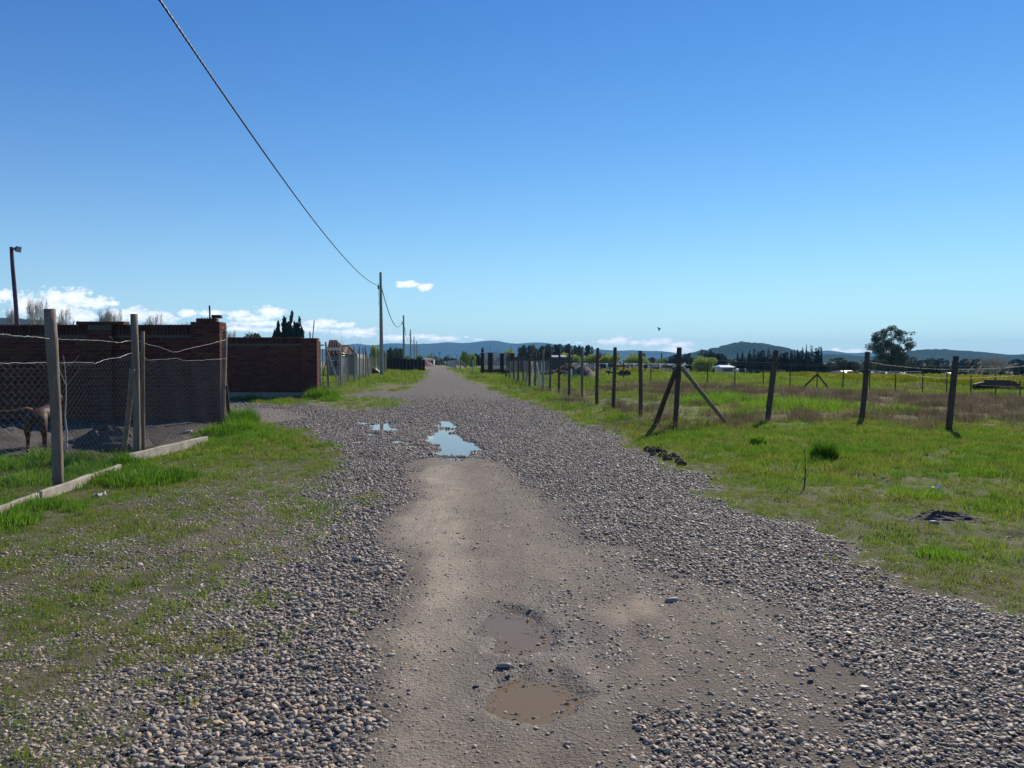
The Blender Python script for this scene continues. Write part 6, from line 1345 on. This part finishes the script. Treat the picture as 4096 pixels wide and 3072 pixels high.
def litter(u, v, s, lab, name='white_scrap', m=None):
    c = on_ground(G(u, v)); r_ = random.Random(int(u)); bm = bmesh.new(); bmesh.ops.create_grid(bm, x_segments=5, y_segments=5, size=s / 2)
    for q in bm.verts: q.co += Vector((r_.gauss(0, s * .06), r_.gauss(0, s * .06), abs(r_.gauss(0, s * .2))))
    me = bpy.data.meshes.new(name); bm.to_mesh(me); bm.free(); me.materials.append(m or M_WHITE); tag(link(name, me, None, c + Vector((0, 0, .015))), lab, 'litter', 'white litter scraps')
for a in [(*z(2, 885, 1080), .09, 'white scrap lying on the turf below the edging boards'), (*z(11, 1440, 695), .09, 'largest white scrap on the wet verge'), (*z(11, 1275, 713), .05, 'smaller white scrap on the wet verge'), (*z(5, 1895, 1113), .22, 'white litter at the foot of the receding posts'), (*z(10, 570, 140), .15, 'pale scrap by the foot of the dark strut'), (*z(2, 1670, 555), .12, 'pale chip of wood inside the fence'), (*z(5, 465, 768), .5, 'white scrap on the grass at the end of the road'), (*z(8, 900, 1510), .08, 'white scrap in the grass near the last tall post')]: litter(*a)
# dead branch on the verge
db = on_ground(G(*z(5, 1700, 1125))); o = thing('dead_branch', 'dark dead branch lying on the verge below the receding posts', 'branch', db)
mb = MB()
for (x0, y0, x1, y1, x2, y2) in ((1590, 1105, 1680, 1130, 1850, 1125), (1600, 1120, 1640, 1133, 1700, 1138), (1720, 1195, 1715, 1150, 1790, 1090), (1780, 1160, 1830, 1158, 1880, 1160)):
    q = []
    for x, y in ((x0, y0), (x1, y1), (x2, y2)): p = on_ground(G(*z(5, x, y))); p.z += .06; q.append(p)
    mb.tube(q, [.03, .025, .012], 5)
part('limb', mb, M_WOODD, o)
# bird in flight
bp_ = P(*z(6, 1540, 200), 60); bd = thing('bird', 'small dark bird flying over the fields with drooped wings', 'bird', bp_)
bm_ = skinned('body', [(0, 0, 0), (.12, 0, -.02), (.2, 0, .0), (-.14, 0, .01), (-.24, 0, .02)], [(0, 1), (1, 2), (0, 3), (3, 4)], [.05, .04, .022, .03, .012], M_IROND, bd, 1)
for s, tipz in ((-1, .18), (1, -.28)):
    mb = MB(); y = .0; b0 = bp_
    V = [(.06, 0, .01), (-.07, 0, .01), (-.10 + (-.12 if s < 0 else 0), s * .16, tipz * .5), (.05 + (-.2 if s < 0 else .04), s * .17, tipz * .55), (-.16 + (-.2 if s < 0 else .18), s * .34, tipz)]
    V2 = [(a, b, c - .008) for a, b, c in V]; mb.add([Vector(q) + b0 for q in V + V2], [(0, 3, 2, 1), (3, 4, 2), (5, 6, 7, 8), (8, 7, 9), (0, 5, 8, 3), (3, 8, 9, 4), (4, 9, 7, 2), (2, 7, 6, 1)]); part('wing', mb, M_IROND, bd)

bd.scale = (.7, .7, .7)
# ---------------------------------------------------------------- air
HZ = MB(); HZ.box((0, 2200, 76), (9400, 7600, 168))
hm = bpy.data.materials.new('haze'); hm.use_nodes = True; t = hm.node_tree; t.nodes.clear(); out = t.nodes.new('ShaderNodeOutputMaterial'); pv = t.nodes.new('ShaderNodeVolumePrincipled')
pv.inputs['Color'].default_value = (.24, .57, 1.0, 1); pv.inputs['Density'].default_value = .00012; pv.inputs['Anisotropy'].default_value = 0.0; t.links.new(pv.outputs[0], out.inputs['Volume'])
ho = link('haze', HZ.mesh('haze', hm)); ho['kind'] = 'stuff'
sc.cycles.volume_bounces = 1; sc.cycles.max_bounces = 6; sc.cycles.transparent_max_bounces = 8
sc.cycles.use_denoising = True
